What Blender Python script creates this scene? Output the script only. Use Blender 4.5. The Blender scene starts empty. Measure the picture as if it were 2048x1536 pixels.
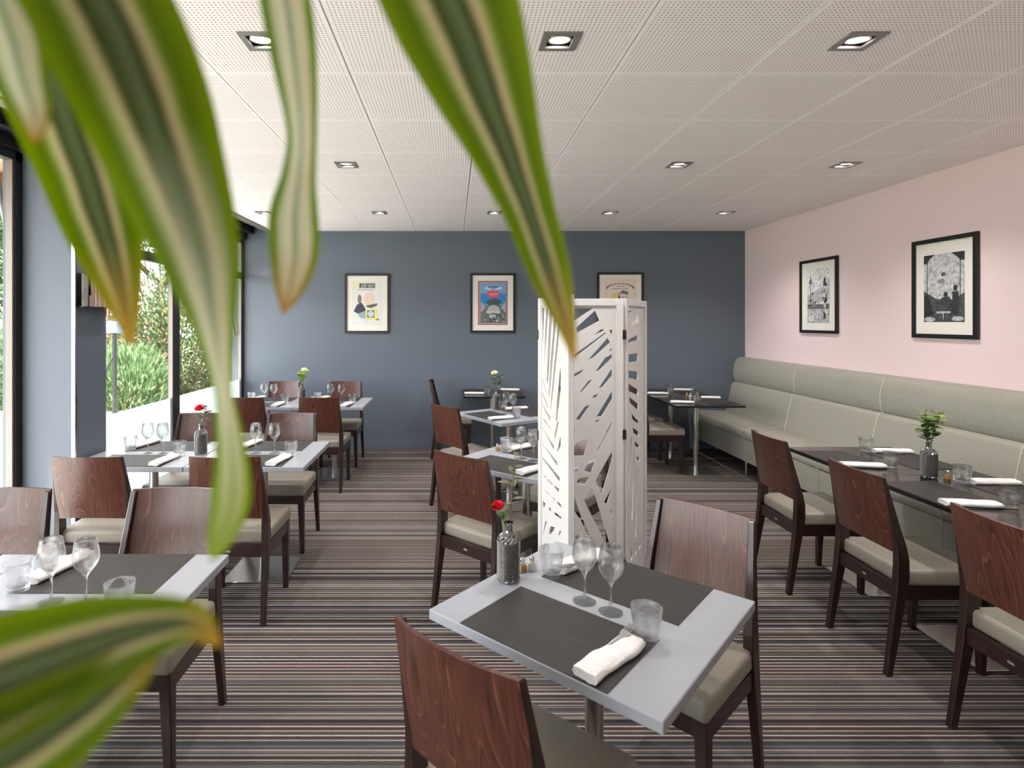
import bpy, bmesh, math, random
from mathutils import Vector, Matrix
R = math.radians
S = bpy.context.scene
COL = S.collection

# ------------------------------------------------------------------ camera, world, light
FPX, CX, CY, EYE = 1131.0, 907.0, 642.0, 1.6        # focal length and vanishing point in photo pixels
cam_d = bpy.data.cameras.new('camera')
cam = bpy.data.objects.new('camera', cam_d); COL.objects.link(cam)
cam.location = (0, 0, EYE); cam.rotation_euler = (R(90), 0, 0)
cam_d.sensor_width = 36.0; cam_d.lens = FPX * 36.0 / 2048.0
cam_d.shift_x = (1024 - CX) / 2048.0; cam_d.shift_y = -(768 - CY) / 2048.0
cam_d.clip_start = 0.02; cam_d.clip_end = 200
cam_d.dof.use_dof = True; cam_d.dof.focus_distance = 2.9; cam_d.dof.aperture_fstop = 3.2
S.camera = cam
S.view_settings.view_transform = 'Standard'; S.view_settings.look = 'None'
S.view_settings.gamma = 1.0; S.view_settings.use_curve_mapping = False
S.view_settings.exposure = 1.2
S.cycles.max_bounces = 10; S.cycles.diffuse_bounces = 5; S.cycles.glossy_bounces = 4
S.cycles.transmission_bounces = 8; S.cycles.transparent_max_bounces = 12
S.cycles.caustics_reflective = False; S.cycles.caustics_refractive = True
S.cycles.sample_clamp_indirect = 6.0

W = bpy.data.worlds.new('sky'); S.world = W; W.use_nodes = True
wn = W.node_tree.nodes; wl = W.node_tree.links
bg = wn['Background']
sky = wn.new('ShaderNodeTexSky'); sky.sky_type = 'NISHITA'; sky.sun_disc = False
sky.sun_elevation = R(52); sky.sun_rotation = R(250); sky.dust_density = 4.0; sky.air_density = 1.0
mixs = wn.new('ShaderNodeMixRGB'); mixs.inputs['Fac'].default_value = 0.62
mixs.inputs['Color2'].default_value = (9.6, 9.8, 10.2, 1)
wl.new(sky.outputs[0], mixs.inputs['Color1']); wl.new(mixs.outputs[0], bg.inputs['Color'])
bg.inputs['Strength'].default_value = 0.48
sun_d = bpy.data.lights.new('sun_offscreen', 'SUN'); sun_d.energy = 4.5; sun_d.angle = R(3); sun_d.color = (1, .95, .87)
sun = bpy.data.objects.new('sun_offscreen', sun_d); COL.objects.link(sun)
sun.rotation_euler = (R(14), R(-36), 0)

# ------------------------------------------------------------------ helpers
def lin(c):
    return tuple(((v / 255.0) / 12.92 if v <= 10 else (((v / 255.0) + .055) / 1.055) ** 2.4) for v in c)

def gp(px, py, z):
    """photo pixel of a point at height z -> floor position"""
    d = FPX * (EYE - z) / (py - CY)
    return Vector(((px - CX) / FPX * d, d, z))

def at_depth(px, py, d):
    return Vector(((px - CX) / FPX * d, d, EYE - (py - CY) / FPX * d))

def mesh(name, verts, faces, mat=None, smooth=False, sharp=None):
    me = bpy.data.meshes.new(name)
    me.from_pydata([tuple(v) for v in verts], [], faces)
    if mat: me.materials.append(mat)
    if smooth:
        me.polygons.foreach_set('use_smooth', [True] * len(me.polygons))
        if sharp: me.set_sharp_from_angle(angle=R(sharp))
    me.update()
    return me

class MB:
    def __init__(s): s.v, s.f = [], []
    def add(s, v, f):
        n = len(s.v); s.v += [tuple(a) for a in v]; s.f += [tuple(i + n for i in q) for q in f]; return s
    def box(s, a, b):
        x0, y0, z0 = a; x1, y1, z1 = b
        v = [(x, y, z) for z in (z0, z1) for y in (y0, y1) for x in (x0, x1)]
        return s.add(v, [(0, 2, 3, 1), (4, 5, 7, 6), (0, 1, 5, 4), (2, 6, 7, 3), (0, 4, 6, 2), (1, 3, 7, 5)])
    def hexa(s, lo, hi):
        return s.add(list(lo) + list(hi), [(3, 2, 1, 0), (4, 5, 6, 7), (0, 1, 5, 4), (1, 2, 6, 5), (2, 3, 7, 6), (3, 0, 4, 7)])
    def lathe(s, prof, n=24, c=(0, 0, 0), cap=True):
        v, f = [], []
        for r, z in prof:
            for i in range(n):
                a = 2 * math.pi * i / n
                v.append((c[0] + r * math.cos(a), c[1] + r * math.sin(a), c[2] + z))
        for k in range(len(prof) - 1):
            for i in range(n):
                j = (i + 1) % n
                f.append((k * n + i, k * n + j, (k + 1) * n + j, (k + 1) * n + i))
        if cap:
            f.append(tuple(reversed(range(n)))); m = (len(prof) - 1) * n; f.append(tuple(range(m, m + n)))
        return s.add(v, f)
    def tube(s, pts, rad, n=8, cap=True):
        pts = [Vector(p) for p in pts]; v, f = [], []
        if not hasattr(rad, '__len__'): rad = [rad] * len(pts)
        for k, p in enumerate(pts):
            t = (pts[min(k + 1, len(pts) - 1)] - pts[max(k - 1, 0)]).normalized()
            a = t.cross(Vector((0, 0, 1)))
            if a.length < 1e-3: a = t.cross(Vector((1, 0, 0)))
            a.normalize(); b = a.cross(t)
            for i in range(n):
                w = 2 * math.pi * i / n
                v.append(p + (a * math.cos(w) + b * math.sin(w)) * rad[k])
        for k in range(len(pts) - 1):
            for i in range(n):
                j = (i + 1) % n
                f.append((k * n + j, k * n + i, (k + 1) * n + i, (k + 1) * n + j))
        if cap:
            f.append(tuple(range(n))); m = (len(pts) - 1) * n; f.append(tuple(reversed(range(m, m + n))))
        return s.add(v, f)
    def prism(s, poly, y0, y1):                      # polygon in x,z swept along y
        n = len(poly)
        v = [(x, y0, z) for x, z in poly] + [(x, y1, z) for x, z in poly]
        f = [tuple(range(n)), tuple(reversed(range(n, 2 * n)))]
        for i in range(n):
            j = (i + 1) % n; f.append((i, n + i, n + j, j))
        return s.add(v, f)
    def mesh(s, name, mat=None, smooth=False, sharp=None): return mesh(name, s.v, s.f, mat, smooth, sharp)

def bevelled(mb, name, mat, w, seg=2, smooth=True, sharp=40):
    bm = bmesh.new(); vs = [bm.verts.new(v) for v in mb.v]
    for f in mb.f: bm.faces.new([vs[i] for i in f])
    bmesh.ops.recalc_face_normals(bm, faces=bm.faces)
    bmesh.ops.bevel(bm, geom=list(bm.edges), offset=w, segments=seg, affect='EDGES', profile=.5, clamp_overlap=True)
    me = bpy.data.meshes.new(name); bm.to_mesh(me); bm.free()
    if mat: me.materials.append(mat)
    if smooth:
        me.polygons.foreach_set('use_smooth', [True] * len(me.polygons)); me.set_sharp_from_angle(angle=R(sharp))
    return me

def ob(name, me, parent=None, loc=(0, 0, 0), rot=None):
    o = bpy.data.objects.new(name, me); COL.objects.link(o); o.location = loc
    if rot is not None: o.rotation_euler = rot if hasattr(rot, '__len__') else (0, 0, rot)
    if parent: o.parent = parent
    return o

def tag(o, label, cat, group=None):
    o['label'] = label; o['category'] = cat
    if group: o['group'] = group
    return o

def thing(name, label, cat, loc=(0, 0, 0), rot=None, group=None):
    return tag(ob(name, None, None, loc, rot), label, cat, group)

def struct(name, me, parent=None, loc=(0, 0, 0)):
    o = ob(name, me, parent, loc); o['kind'] = 'structure'; return o

# ------------------------------------------------------------------ materials
def newmat(name):
    m = bpy.data.materials.new(name); m.use_nodes = True
    nt = m.node_tree; return m, nt.nodes, nt.links, nt.nodes['Principled BSDF']

def plain(name, rgb, rough=.5, metal=0.0, noise=0.0, scale=30.0, bump=0.0, spec=.5, coat=0.0):
    m, n, l, b = newmat(name); c = lin(rgb)
    b.inputs['Base Color'].default_value = (*c, 1); b.inputs['Roughness'].default_value = rough
    b.inputs['Metallic'].default_value = metal; b.inputs['Specular IOR Level'].default_value = spec
    b.inputs['Coat Weight'].default_value = coat
    if noise or bump:
        tc = n.new('ShaderNodeTexCoord'); t = n.new('ShaderNodeTexNoise'); t.inputs['Scale'].default_value = scale
        t.inputs['Detail'].default_value = 4; l.new(tc.outputs['Object'], t.inputs['Vector'])
        if noise:
            r = n.new('ShaderNodeValToRGB'); r.color_ramp.elements[0].position = .3; r.color_ramp.elements[1].position = .7
            r.color_ramp.elements[0].color = (*[v * (1 - noise) for v in c], 1)
            r.color_ramp.elements[1].color = (*[min(1, v * (1 + noise)) for v in c], 1)
            l.new(t.outputs['Fac'], r.inputs['Fac']); l.new(r.outputs[0], b.inputs['Base Color'])
        if bump:
            bp = n.new('ShaderNodeBump'); bp.inputs['Strength'].default_value = bump; bp.inputs['Distance'].default_value = .002
            l.new(t.outputs['Fac'], bp.inputs['Height']); l.new(bp.outputs[0], b.inputs['Normal'])
    return m

def math_node(n, l, op, a, b=None):
    k = n.new('ShaderNodeMath'); k.operation = op
    for i, v in enumerate((a, b)):
        if v is None: continue
        if isinstance(v, (int, float)): k.inputs[i].default_value = v
        else: l.new(v, k.inputs[i])
    return k.outputs[0]

def ramp(n, l, fac, stops, mode='LINEAR'):
    r = n.new('ShaderNodeValToRGB'); cr = r.color_ramp; cr.interpolation = mode
    while len(cr.elements) < len(stops): cr.elements.new(.5)
    for e, (p, c) in zip(cr.elements, stops): e.position = p; e.color = (*lin(c), 1)
    l.new(fac, r.inputs['Fac']); return r.outputs[0]

def wood(name, dark, mid, light, rough=.3, sx=5.0, sz=.8, rings=9.0):
    m, n, l, b = newmat(name)
    tc = n.new('ShaderNodeTexCoord'); oi = n.new('ShaderNodeObjectInfo')
    off = n.new('ShaderNodeVectorMath'); off.operation = 'SCALE'; off.inputs[0].default_value = (7.3, 3.1, 11.7)
    l.new(oi.outputs['Random'], off.inputs['Scale'])
    ad = n.new('ShaderNodeVectorMath'); l.new(tc.outputs['Object'], ad.inputs[0]); l.new(off.outputs[0], ad.inputs[1])
    mp = n.new('ShaderNodeMapping'); mp.inputs['Scale'].default_value = (sx, .6, sz); l.new(ad.outputs[0], mp.inputs['Vector'])
    ns = n.new('ShaderNodeTexNoise'); ns.inputs['Scale'].default_value = 1.6; ns.inputs['Detail'].default_value = 1.0
    l.new(mp.outputs[0], ns.inputs['Vector'])
    ring = math_node(n, l, 'FRACT', math_node(n, l, 'MULTIPLY', ns.outputs['Fac'], rings * 2.2))
    mf = n.new('ShaderNodeMapping'); mf.inputs['Scale'].default_value = (110, 40, 3.2); l.new(ad.outputs[0], mf.inputs['Vector'])
    nf = n.new('ShaderNodeTexNoise'); nf.inputs['Scale'].default_value = 1.0; nf.inputs['Detail'].default_value = 3.0
    l.new(mf.outputs[0], nf.inputs['Vector'])
    c1 = ramp(n, l, ring, [(0, mid), (.4, mid), (.84, dark), (.93, light), (1, mid)])
    c2 = ramp(n, l, nf.outputs['Fac'], [(.3, dark), (.7, light)])
    mx = n.new('ShaderNodeMixRGB'); mx.inputs['Fac'].default_value = .28; l.new(c1, mx.inputs[1]); l.new(c2, mx.inputs[2])
    hv = n.new('ShaderNodeHueSaturation'); l.new(mx.outputs[0], hv.inputs['Color'])
    l.new(math_node(n, l, 'ADD', math_node(n, l, 'MULTIPLY', oi.outputs['Random'], .3), .85), hv.inputs['Value'])
    l.new(hv.outputs[0], b.inputs['Base Color'])
    b.inputs['Roughness'].default_value = rough; b.inputs['Coat Weight'].default_value = .25; b.inputs['Coat Roughness'].default_value = .2
    return m

def thin_glass(name, tint=(1, 1, 1), gloss=.07, rough=0.0):
    m, n, l, b = newmat(name); n.remove(b)
    tr = n.new('ShaderNodeBsdfTransparent'); tr.inputs[0].default_value = (*tint, 1)
    gl = n.new('ShaderNodeBsdfGlossy'); gl.inputs['Roughness'].default_value = rough
    mx = n.new('ShaderNodeMixShader'); mx.inputs[0].default_value = gloss
    l.new(tr.outputs[0], mx.inputs[1]); l.new(gl.outputs[0], mx.inputs[2])
    l.new(mx.outputs[0], n['Material Output'].inputs[0]); return m

def real_glass(name, col=(1, 1, 1), ior=1.45, rough=0.0):
    m, n, l, b = newmat(name); n.remove(b)
    g = n.new('ShaderNodeBsdfGlass'); g.inputs['Color'].default_value = (*col, 1); g.inputs['IOR'].default_value = ior
    g.inputs['Roughness'].default_value = rough
    l.new(g.outputs[0], n['Material Output'].inputs[0]); return m

def drink_glass(name, ior=1.42):
    m, n, l, b = newmat(name); n.remove(b)
    g = n.new('ShaderNodeBsdfGlass'); g.inputs['Color'].default_value = (.995, 1, 1, 1); g.inputs['IOR'].default_value = ior; g.inputs['Roughness'].default_value = 0
    tr = n.new('ShaderNodeBsdfTransparent'); mx = n.new('ShaderNodeMixShader'); mx.inputs[0].default_value = .52
    l.new(g.outputs[0], mx.inputs[1]); l.new(tr.outputs[0], mx.inputs[2]); l.new(mx.outputs[0], n['Material Output'].inputs[0]); return m

def emit(name, col, s):
    m, n, l, b = newmat(name); b.inputs['Emission Color'].default_value = (*col, 1)
    b.inputs['Emission Strength'].default_value = s; b.inputs['Base Color'].default_value = (.9, .9, .9, 1); return m

def carpet():
    m, n, l, b = newmat('striped_carpet')
    tc = n.new('ShaderNodeTexCoord'); sp = n.new('ShaderNodeSeparateXYZ'); l.new(tc.outputs['Object'], sp.inputs[0])
    fz = n.new('ShaderNodeTexNoise'); fz.inputs['Scale'].default_value = 260; fz.inputs['Detail'].default_value = 2
    l.new(tc.outputs['Object'], fz.inputs['Vector'])
    y = math_node(n, l, 'ADD', sp.outputs['Y'], math_node(n, l, 'MULTIPLY', fz.outputs['Fac'], .004))
    def stripes(w, stops, seed):
        k = math_node(n, l, 'FLOOR', math_node(n, l, 'DIVIDE', y, w))
        wn_ = n.new('ShaderNodeTexWhiteNoise'); wn_.noise_dimensions = '1D'
        l.new(math_node(n, l, 'ADD', k, seed), wn_.inputs['W'])
        return wn_.outputs['Value'], ramp(n, l, wn_.outputs['Value'], stops, 'CONSTANT')
    _, c1 = stripes(.0068, [(0, (62, 60, 63)), (.2, (108, 92, 90)), (.36, (82, 82, 88)), (.5, (132, 126, 120)), (.64, (98, 78, 78)), (.8, (54, 55, 60)), (.9, (112, 116, 116))], 3.3)
    v2, c2 = stripes(.0245, [(0, (188, 172, 156)), (.5, (212, 202, 190)), (.8, (166, 152, 142))], 17.7)
    # every 2.15 cm band may carry one thin pale line
    fr = math_node(n, l, 'FRACT', math_node(n, l, 'DIVIDE', y, .0245))
    pale = math_node(n, l, 'MULTIPLY', math_node(n, l, 'LESS_THAN', fr, .30), math_node(n, l, 'GREATER_THAN', v2, .22))
    mx = n.new('ShaderNodeMixRGB'); l.new(pale, mx.inputs[0]); l.new(c1, mx.inputs[1]); l.new(c2, mx.inputs[2])
    f2 = n.new('ShaderNodeTexNoise'); f2.inputs['Scale'].default_value = 420; f2.inputs['Detail'].default_value = 2
    l.new(tc.outputs['Object'], f2.inputs['Vector'])
    g = ramp(n, l, f2.outputs['Fac'], [(.3, (126, 126, 126)), (.7, (232, 232, 232))])
    mu = n.new('ShaderNodeMixRGB'); mu.blend_type = 'MULTIPLY'; mu.inputs[0].default_value = .9
    l.new(mx.outputs[0], mu.inputs[1]); l.new(g, mu.inputs[2]); l.new(mu.outputs[0], b.inputs['Base Color'])
    b.inputs['Roughness'].default_value = .95; b.inputs['Specular IOR Level'].default_value = .1
    bp = n.new('ShaderNodeBump'); bp.inputs['Strength'].default_value = .5; bp.inputs['Distance'].default_value = .003
    l.new(f2.outputs['Fac'], bp.inputs['Height']); l.new(bp.outputs[0], b.inputs['Normal'])
    return m

def perforated():
    m, n, l, b = newmat('perforated_tile')
    tc = n.new('ShaderNodeTexCoord'); sp = n.new('ShaderNodeSeparateXYZ'); l.new(tc.outputs['Object'], sp.inputs[0])
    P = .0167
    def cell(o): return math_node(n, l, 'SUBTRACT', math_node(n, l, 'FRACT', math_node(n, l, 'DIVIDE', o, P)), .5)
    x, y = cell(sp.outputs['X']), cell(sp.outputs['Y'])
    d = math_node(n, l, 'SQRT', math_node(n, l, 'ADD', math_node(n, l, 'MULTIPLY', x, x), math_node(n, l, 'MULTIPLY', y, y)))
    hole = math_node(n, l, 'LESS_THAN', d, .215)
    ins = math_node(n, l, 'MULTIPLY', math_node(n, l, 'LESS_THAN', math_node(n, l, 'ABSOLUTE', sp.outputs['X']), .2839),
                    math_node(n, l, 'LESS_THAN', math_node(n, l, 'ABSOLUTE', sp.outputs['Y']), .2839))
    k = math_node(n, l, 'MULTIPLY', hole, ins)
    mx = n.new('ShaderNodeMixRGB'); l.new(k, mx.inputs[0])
    mx.inputs[1].default_value = (*lin((252, 247, 246)), 1); mx.inputs[2].default_value = (*lin((172, 152, 142)), 1)  # perforations are flat dots; the shade inside them is put into the darker colour
    l.new(mx.outputs[0], b.inputs['Base Color']); b.inputs['Roughness'].default_value = .8
    return m

def fabric(name, c, scale=900, bump=.25, rough=.55, sheen=0.0):
    m, n, l, b = newmat(name)
    tc = n.new('ShaderNodeTexCoord')
    cols = []
    for s in ((scale, scale * .08, scale * .08), (scale * .08, scale, scale)):
        mp = n.new('ShaderNodeMapping'); mp.inputs['Scale'].default_value = s; l.new(tc.outputs['Object'], mp.inputs['Vector'])
        t = n.new('ShaderNodeTexNoise'); t.inputs['Scale'].default_value = .45; t.inputs['Detail'].default_value = 2
        l.new(mp.outputs[0], t.inputs['Vector']); cols.append(t.outputs['Fac'])
    s = math_node(n, l, 'MULTIPLY', math_node(n, l, 'ADD', cols[0], cols[1]), .5)
    l.new(ramp(n, l, s, [(.36, tuple(v * .93 for v in c)), (.64, tuple(min(255, v * 1.03) for v in c))]), b.inputs['Base Color'])
    b.inputs['Roughness'].default_value = rough; b.inputs['Sheen Weight'].default_value = sheen
    bp = n.new('ShaderNodeBump'); bp.inputs['Strength'].default_value = bump; bp.inputs['Distance'].default_value = .001
    l.new(s, bp.inputs['Height']); l.new(bp.outputs[0], b.inputs['Normal'])
    return m

def woven_mat():
    m, n, l, b = newmat('woven_placemat')
    tc = n.new('ShaderNodeTexCoord'); mp = n.new('ShaderNodeMapping'); mp.inputs['Scale'].default_value = (9, 420, 420)
    l.new(tc.outputs['Object'], mp.inputs['Vector'])
    t = n.new('ShaderNodeTexNoise'); t.inputs['Scale'].default_value = 1; t.inputs['Detail'].default_value = 3; l.new(mp.outputs[0], t.inputs['Vector'])
    l.new(ramp(n, l, t.outputs['Fac'], [(.3, (22, 20, 20)), (.6, (42, 39, 38)), (.8, (64, 58, 56))]), b.inputs['Base Color'])
    b.inputs['Roughness'].default_value = .55
    bp = n.new('ShaderNodeBump'); bp.inputs['Strength'].default_value = .4; bp.inputs['Distance'].default_value = .001
    l.new(t.outputs['Fac'], bp.inputs['Height']); l.new(bp.outputs[0], b.inputs['Normal'])
    return m

def leafmat(name, stops, tipcol=None, trans=.45, tip0=.80):
    m, n, l, b = newmat(name)
    uv = n.new('ShaderNodeUVMap'); sp = n.new('ShaderNodeSeparateXYZ'); l.new(uv.outputs[0], sp.inputs[0])
    tc = n.new('ShaderNodeTexCoord'); ns = n.new('ShaderNodeTexNoise'); ns.inputs['Scale'].default_value = 25; l.new(tc.outputs['Object'], ns.inputs['Vector'])
    u = math_node(n, l, 'ADD', sp.outputs['X'], math_node(n, l, 'MULTIPLY', math_node(n, l, 'SUBTRACT', ns.outputs['Fac'], .5), .06))
    c = ramp(n, l, u, stops)
    if tipcol:
        t = ramp(n, l, sp.outputs['Y'], [(tip0, (0, 0, 0)), (tip0 + .13, (190, 190, 190)), (1, (255, 255, 255))])
        mx = n.new('ShaderNodeMixRGB'); l.new(t, mx.inputs[0]); l.new(c, mx.inputs[1])
        mx.inputs[2].default_value = (*lin(tipcol), 1); c = mx.outputs[0]
    l.new(c, b.inputs['Base Color']); b.inputs['Roughness'].default_value = .6; b.inputs['Specular IOR Level'].default_value = .2
    tr = n.new('ShaderNodeBsdfTranslucent'); l.new(c, tr.inputs[0])
    ms = n.new('ShaderNodeMixShader'); ms.inputs[0].default_value = trans
    l.new(b.outputs[0], ms.inputs[1]); l.new(tr.outputs[0], ms.inputs[2]); l.new(ms.outputs[0], n['Material Output'].inputs[0])
    return m

def blend_leaf(name, top, low, tipcol, a=.35, b_=.7, trans=.45):
    m = leafmat(name, top, tipcol, trans, .72); n, l = m.node_tree.nodes, m.node_tree.links
    rm = [k for k in n if k.type == 'VALTORGB'][0]; mix = n.new('ShaderNodeMixRGB')
    outs = [k.to_socket for k in list(rm.outputs[0].links)]
    sp = [k for k in n if k.type == 'SEPXYZ'][0]
    c2 = ramp(n, l, rm.inputs[0].links[0].from_socket, low)
    g = lambda v: (v, v, v)
    l.new(ramp(n, l, sp.outputs['Y'], [(a, g(0)), (b_, g(255))]), mix.inputs[0]); l.new(rm.outputs[0], mix.inputs[1]); l.new(c2, mix.inputs[2])
    for o in outs: l.new(mix.outputs[0], o)
    return m

def foliage(name, cols, trans=.35):
    m, n, l, b = newmat(name)
    g = n.new('ShaderNodeNewGeometry')
    wn_ = n.new('ShaderNodeTexWhiteNoise'); wn_.noise_dimensions = '1D'; l.new(g.outputs['Random Per Island'], wn_.inputs['W'])
    c = ramp(n, l, g.outputs['Random Per Island'], [(i / len(cols), q) for i, q in enumerate(cols)], 'CONSTANT')
    l.new(c, b.inputs['Base Color']); b.inputs['Roughness'].default_value = .5
    tr = n.new('ShaderNodeBsdfTranslucent'); l.new(c, tr.inputs[0])
    ms = n.new('ShaderNodeMixShader'); ms.inputs[0].default_value = trans
    l.new(b.outputs[0], ms.inputs[1]); l.new(tr.outputs[0], ms.inputs[2]); l.new(ms.outputs[0], n['Material Output'].inputs[0])
    return m

def artmat():
    m, n, l, b = newmat('printed_paper')
    a = n.new('ShaderNodeAttribute'); a.attribute_name = 'ink'
    l.new(a.outputs['Color'], b.inputs['Base Color']); b.inputs['Roughness'].default_value = .35
    return m

def engraving():
    m, n, l, b = newmat('engraved_print')
    a = n.new('ShaderNodeAttribute'); a.attribute_name = 'ink'
    tc = n.new('ShaderNodeTexCoord')
    t1 = n.new('ShaderNodeTexNoise'); t1.inputs['Scale'].default_value = 42; t1.inputs['Detail'].default_value = 6; t1.inputs['Roughness'].default_value = .7
    l.new(tc.outputs['Object'], t1.inputs['Vector'])
    k = ramp(n, l, t1.outputs['Fac'], [(.34, (96, 96, 102)), (.48, (214, 214, 216)), (.58, (255, 255, 255))])
    mu = n.new('ShaderNodeMixRGB'); mu.blend_type = 'MULTIPLY'; mu.inputs[0].default_value = .75
    l.new(a.outputs['Color'], mu.inputs[1]); l.new(k, mu.inputs[2]); l.new(mu.outputs[0], b.inputs['Base Color'])
    b.inputs['Roughness'].default_value = .35
    return m

def film():
    m, n, l, b = newmat('frosted_film'); n.remove(b)
    d = n.new('ShaderNodeBsdfDiffuse'); d.inputs[0].default_value = (.70, .75, .79, 1)
    t = n.new('ShaderNodeBsdfTranslucent'); t.inputs[0].default_value = (.50, .55, .58, 1)
    mx = n.new('ShaderNodeMixShader'); mx.inputs[0].default_value = .6
    l.new(d.outputs[0], mx.inputs[1]); l.new(t.outputs[0], mx.inputs[2]); l.new(mx.outputs[0], n['Material Output'].inputs[0])
    return m

M = dict(
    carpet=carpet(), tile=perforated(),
    slate=plain('slate_paint', (96, 106, 119), .5, bump=.04, scale=220),
    pink=plain('pink_paint', (240, 216, 219), .7, bump=.04, scale=220),
    white_paint=plain('white_paint', (235, 232, 228), .7),
    plenum=plain('plenum_black', (46, 44, 44), .9),
    black=plain('black_metal', (24, 24, 27), .4), alu=plain('brushed_aluminium', (128, 120, 114), .45, .5),
    chrome=plain('chrome', (235, 235, 238), .12, 1.0), steel=plain('brushed_steel', (198, 194, 190), .28, 1.0, noise=.06, scale=60),
    lampgrey=plain('lamp_grey', (142, 138, 136), .45, .3), lampblack=plain('lamp_black', (22, 20, 19), .6),
    bulb=emit('lamp_glow', (1.0, .93, .8), 14.0),
    wood=wood('stained_beech', (42, 20, 16), (72, 36, 27), (120, 74, 54)),
    legwood=wood('stained_leg', (24, 12, 11), (36, 17, 15), (52, 27, 23), .35),
    seat=fabric('taupe_vinyl', (137, 131, 119), 1600, .1, .42),
    bench=fabric('bench_vinyl', (158, 156, 144), 1600, .1, .45), piping=plain('bench_piping', (190, 187, 175), .5),
    top=plain('grey_laminate', (153, 157, 165), .28), topdark=plain('dark_laminate', (30, 27, 27), .16, noise=.15, scale=12),
    mat=woven_mat(), linen=fabric('white_linen', (232, 230, 230), 900, .3, .8),
    glass=drink_glass('clear_glass', 1.46), pane=thin_glass('window_glass', (.97, .985, .98), .05), film=film(),
    vase=None, screen=plain('white_lacquer', (212, 211, 210), .4), hinge=plain('hinge_brown', (62, 50, 46), .4, .6),
    gold=plain('pepper', (196, 152, 84), .4), salt=plain('salt', (240, 238, 232), .5),
    frame=plain('black_frame', (26, 25, 27), .35), mount=plain('picture_mount', (238, 232, 226), .7),
    art=artmat(), engrave=engraving(), badge=plain('badge', (190, 185, 178), .3, .7),
    stem=plain('green_stem', (92, 112, 58), .5), rose=plain('rose_red', (214, 28, 48), .45), cream=plain('cream_petal', (232, 236, 206), .5),
    leaf_green=plain('leaf_green', (70, 98, 50), .45), leaf_lime=plain('leaf_lime', (138, 170, 62), .45), olive=plain('olive_leaf', (92, 96, 66), .5),
    twig=plain('brown_twig', (112, 84, 66), .6),
)
def vase_mat():
    m, n, l, b = newmat('smoked_glass')
    b.inputs['Base Color'].default_value = (*lin((146, 146, 144)), 1); b.inputs['Roughness'].default_value = .1
    b.inputs['Metallic'].default_value = .7; b.inputs['Transmission Weight'].default_value = .25; return m
M['vase'] = vase_mat()

# ------------------------------------------------------------------ the room
XL, XR, YB, YF, ZC = -2.63, 3.655, 7.09, -2.6, 2.728
fl = struct('floor', MB().box((XL - .15, YF - .15, -.1), (XR + .15, YB + .15, 0)).mesh('floor', M['carpet']))
struct('wall_back', MB().box((XL - .15, YB, 0), (XR + .15, YB + .15, 3.0)).mesh('wall_back', M['slate']))
struct('wall_right', MB().box((XR, YF - .15, 0), (XR + .15, YB, 3.0)).mesh('wall_right', M['pink']))
struct('baseboard_back', MB().box((XL + .05, YB - .012, 0), (2.98, YB, .09)).mesh('baseboard', M['slate']))
struct('wall_front', MB().box((XL - .15, YF - .15, 0), (XR, YF, 3.0)).mesh('wall_front', M['white_paint']))
# ceiling: dark slab, perforated tiles hung below it
ceil = struct('ceiling', MB().box((XL - .15, YF - .15, 2.9), (XR + .15, YB + .15, 3.0)).mesh('ceiling', M['plenum']))
TX0, TY0, T = .127, 2.577, .6
LIGHTS = [(.427 + 1.2 * i, 2.277 + 1.8 * j) for j in (0, 1, 2) for i in (-2, -1, 0, 1, 2)]
def tile_mesh(x0, x1, y0, y1, hole):
    b = MB(); g = .0034; x0 += g; x1 -= g; y0 += .0018; y1 -= .0018
    if hole:
        h = .066
        for a, c in (((x0, y0), (x1, -h)), ((x0, h), (x1, y1)), ((x0, -h), (-h, h)), ((h, -h), (x1, h))): b.box((*a, 0), (*c, .014))
    else: b.box((x0, y0, 0), (x1, y1, .014))
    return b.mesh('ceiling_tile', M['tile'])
tcache = {}
for i in range(-4, 6):
    for j in range(-9, 8):
        cx, cy = TX0 + T * i + .3, TY0 + T * j + .3
        x0, x1 = max(-.3, -2.273 - cx), min(.3, XR - cx); y0, y1 = max(-.3, YF - cy), min(.3, YB - cy)
        if x1 - x0 < .02 or y1 - y0 < .02: continue
        hole = any(abs(cx - a) < .05 and abs(cy - c) < .05 for a, c in LIGHTS)
        key = (round(x0, 3), round(x1, 3), round(y0, 3), round(y1, 3), hole)
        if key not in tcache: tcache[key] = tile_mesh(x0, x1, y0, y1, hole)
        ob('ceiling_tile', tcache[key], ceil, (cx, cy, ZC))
struct('trim_1', MB().box((-2.37, YF, ZC - .012), (-2.272, YB, ZC + .012)).box((-2.37, YF, ZC - .012), (-2.36, YB, 2.9)).mesh('ceiling_edge', M['alu']))
# black header over the windows and floor rail
hd = MB().box((XL - .12, YF, 2.62), (XL + .04, YB, 2.9)).box((XL + .04, YF, 2.69), (XL + .13, YB, 2.9))
wleft = struct('wall_left', hd.mesh('header', M['black']))
# pillar between the door and the windows
struct('wall_pillar', MB().box((XL - .12, 3.45, 0), (-2.31, 3.76, 2.9)).mesh('pillar', M['slate']))
struct('trim_2', MB().box((-2.322, 3.436, 0), (-2.300, 3.452, 2.5)).mesh('corner_strip', M['chrome']))

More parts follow.
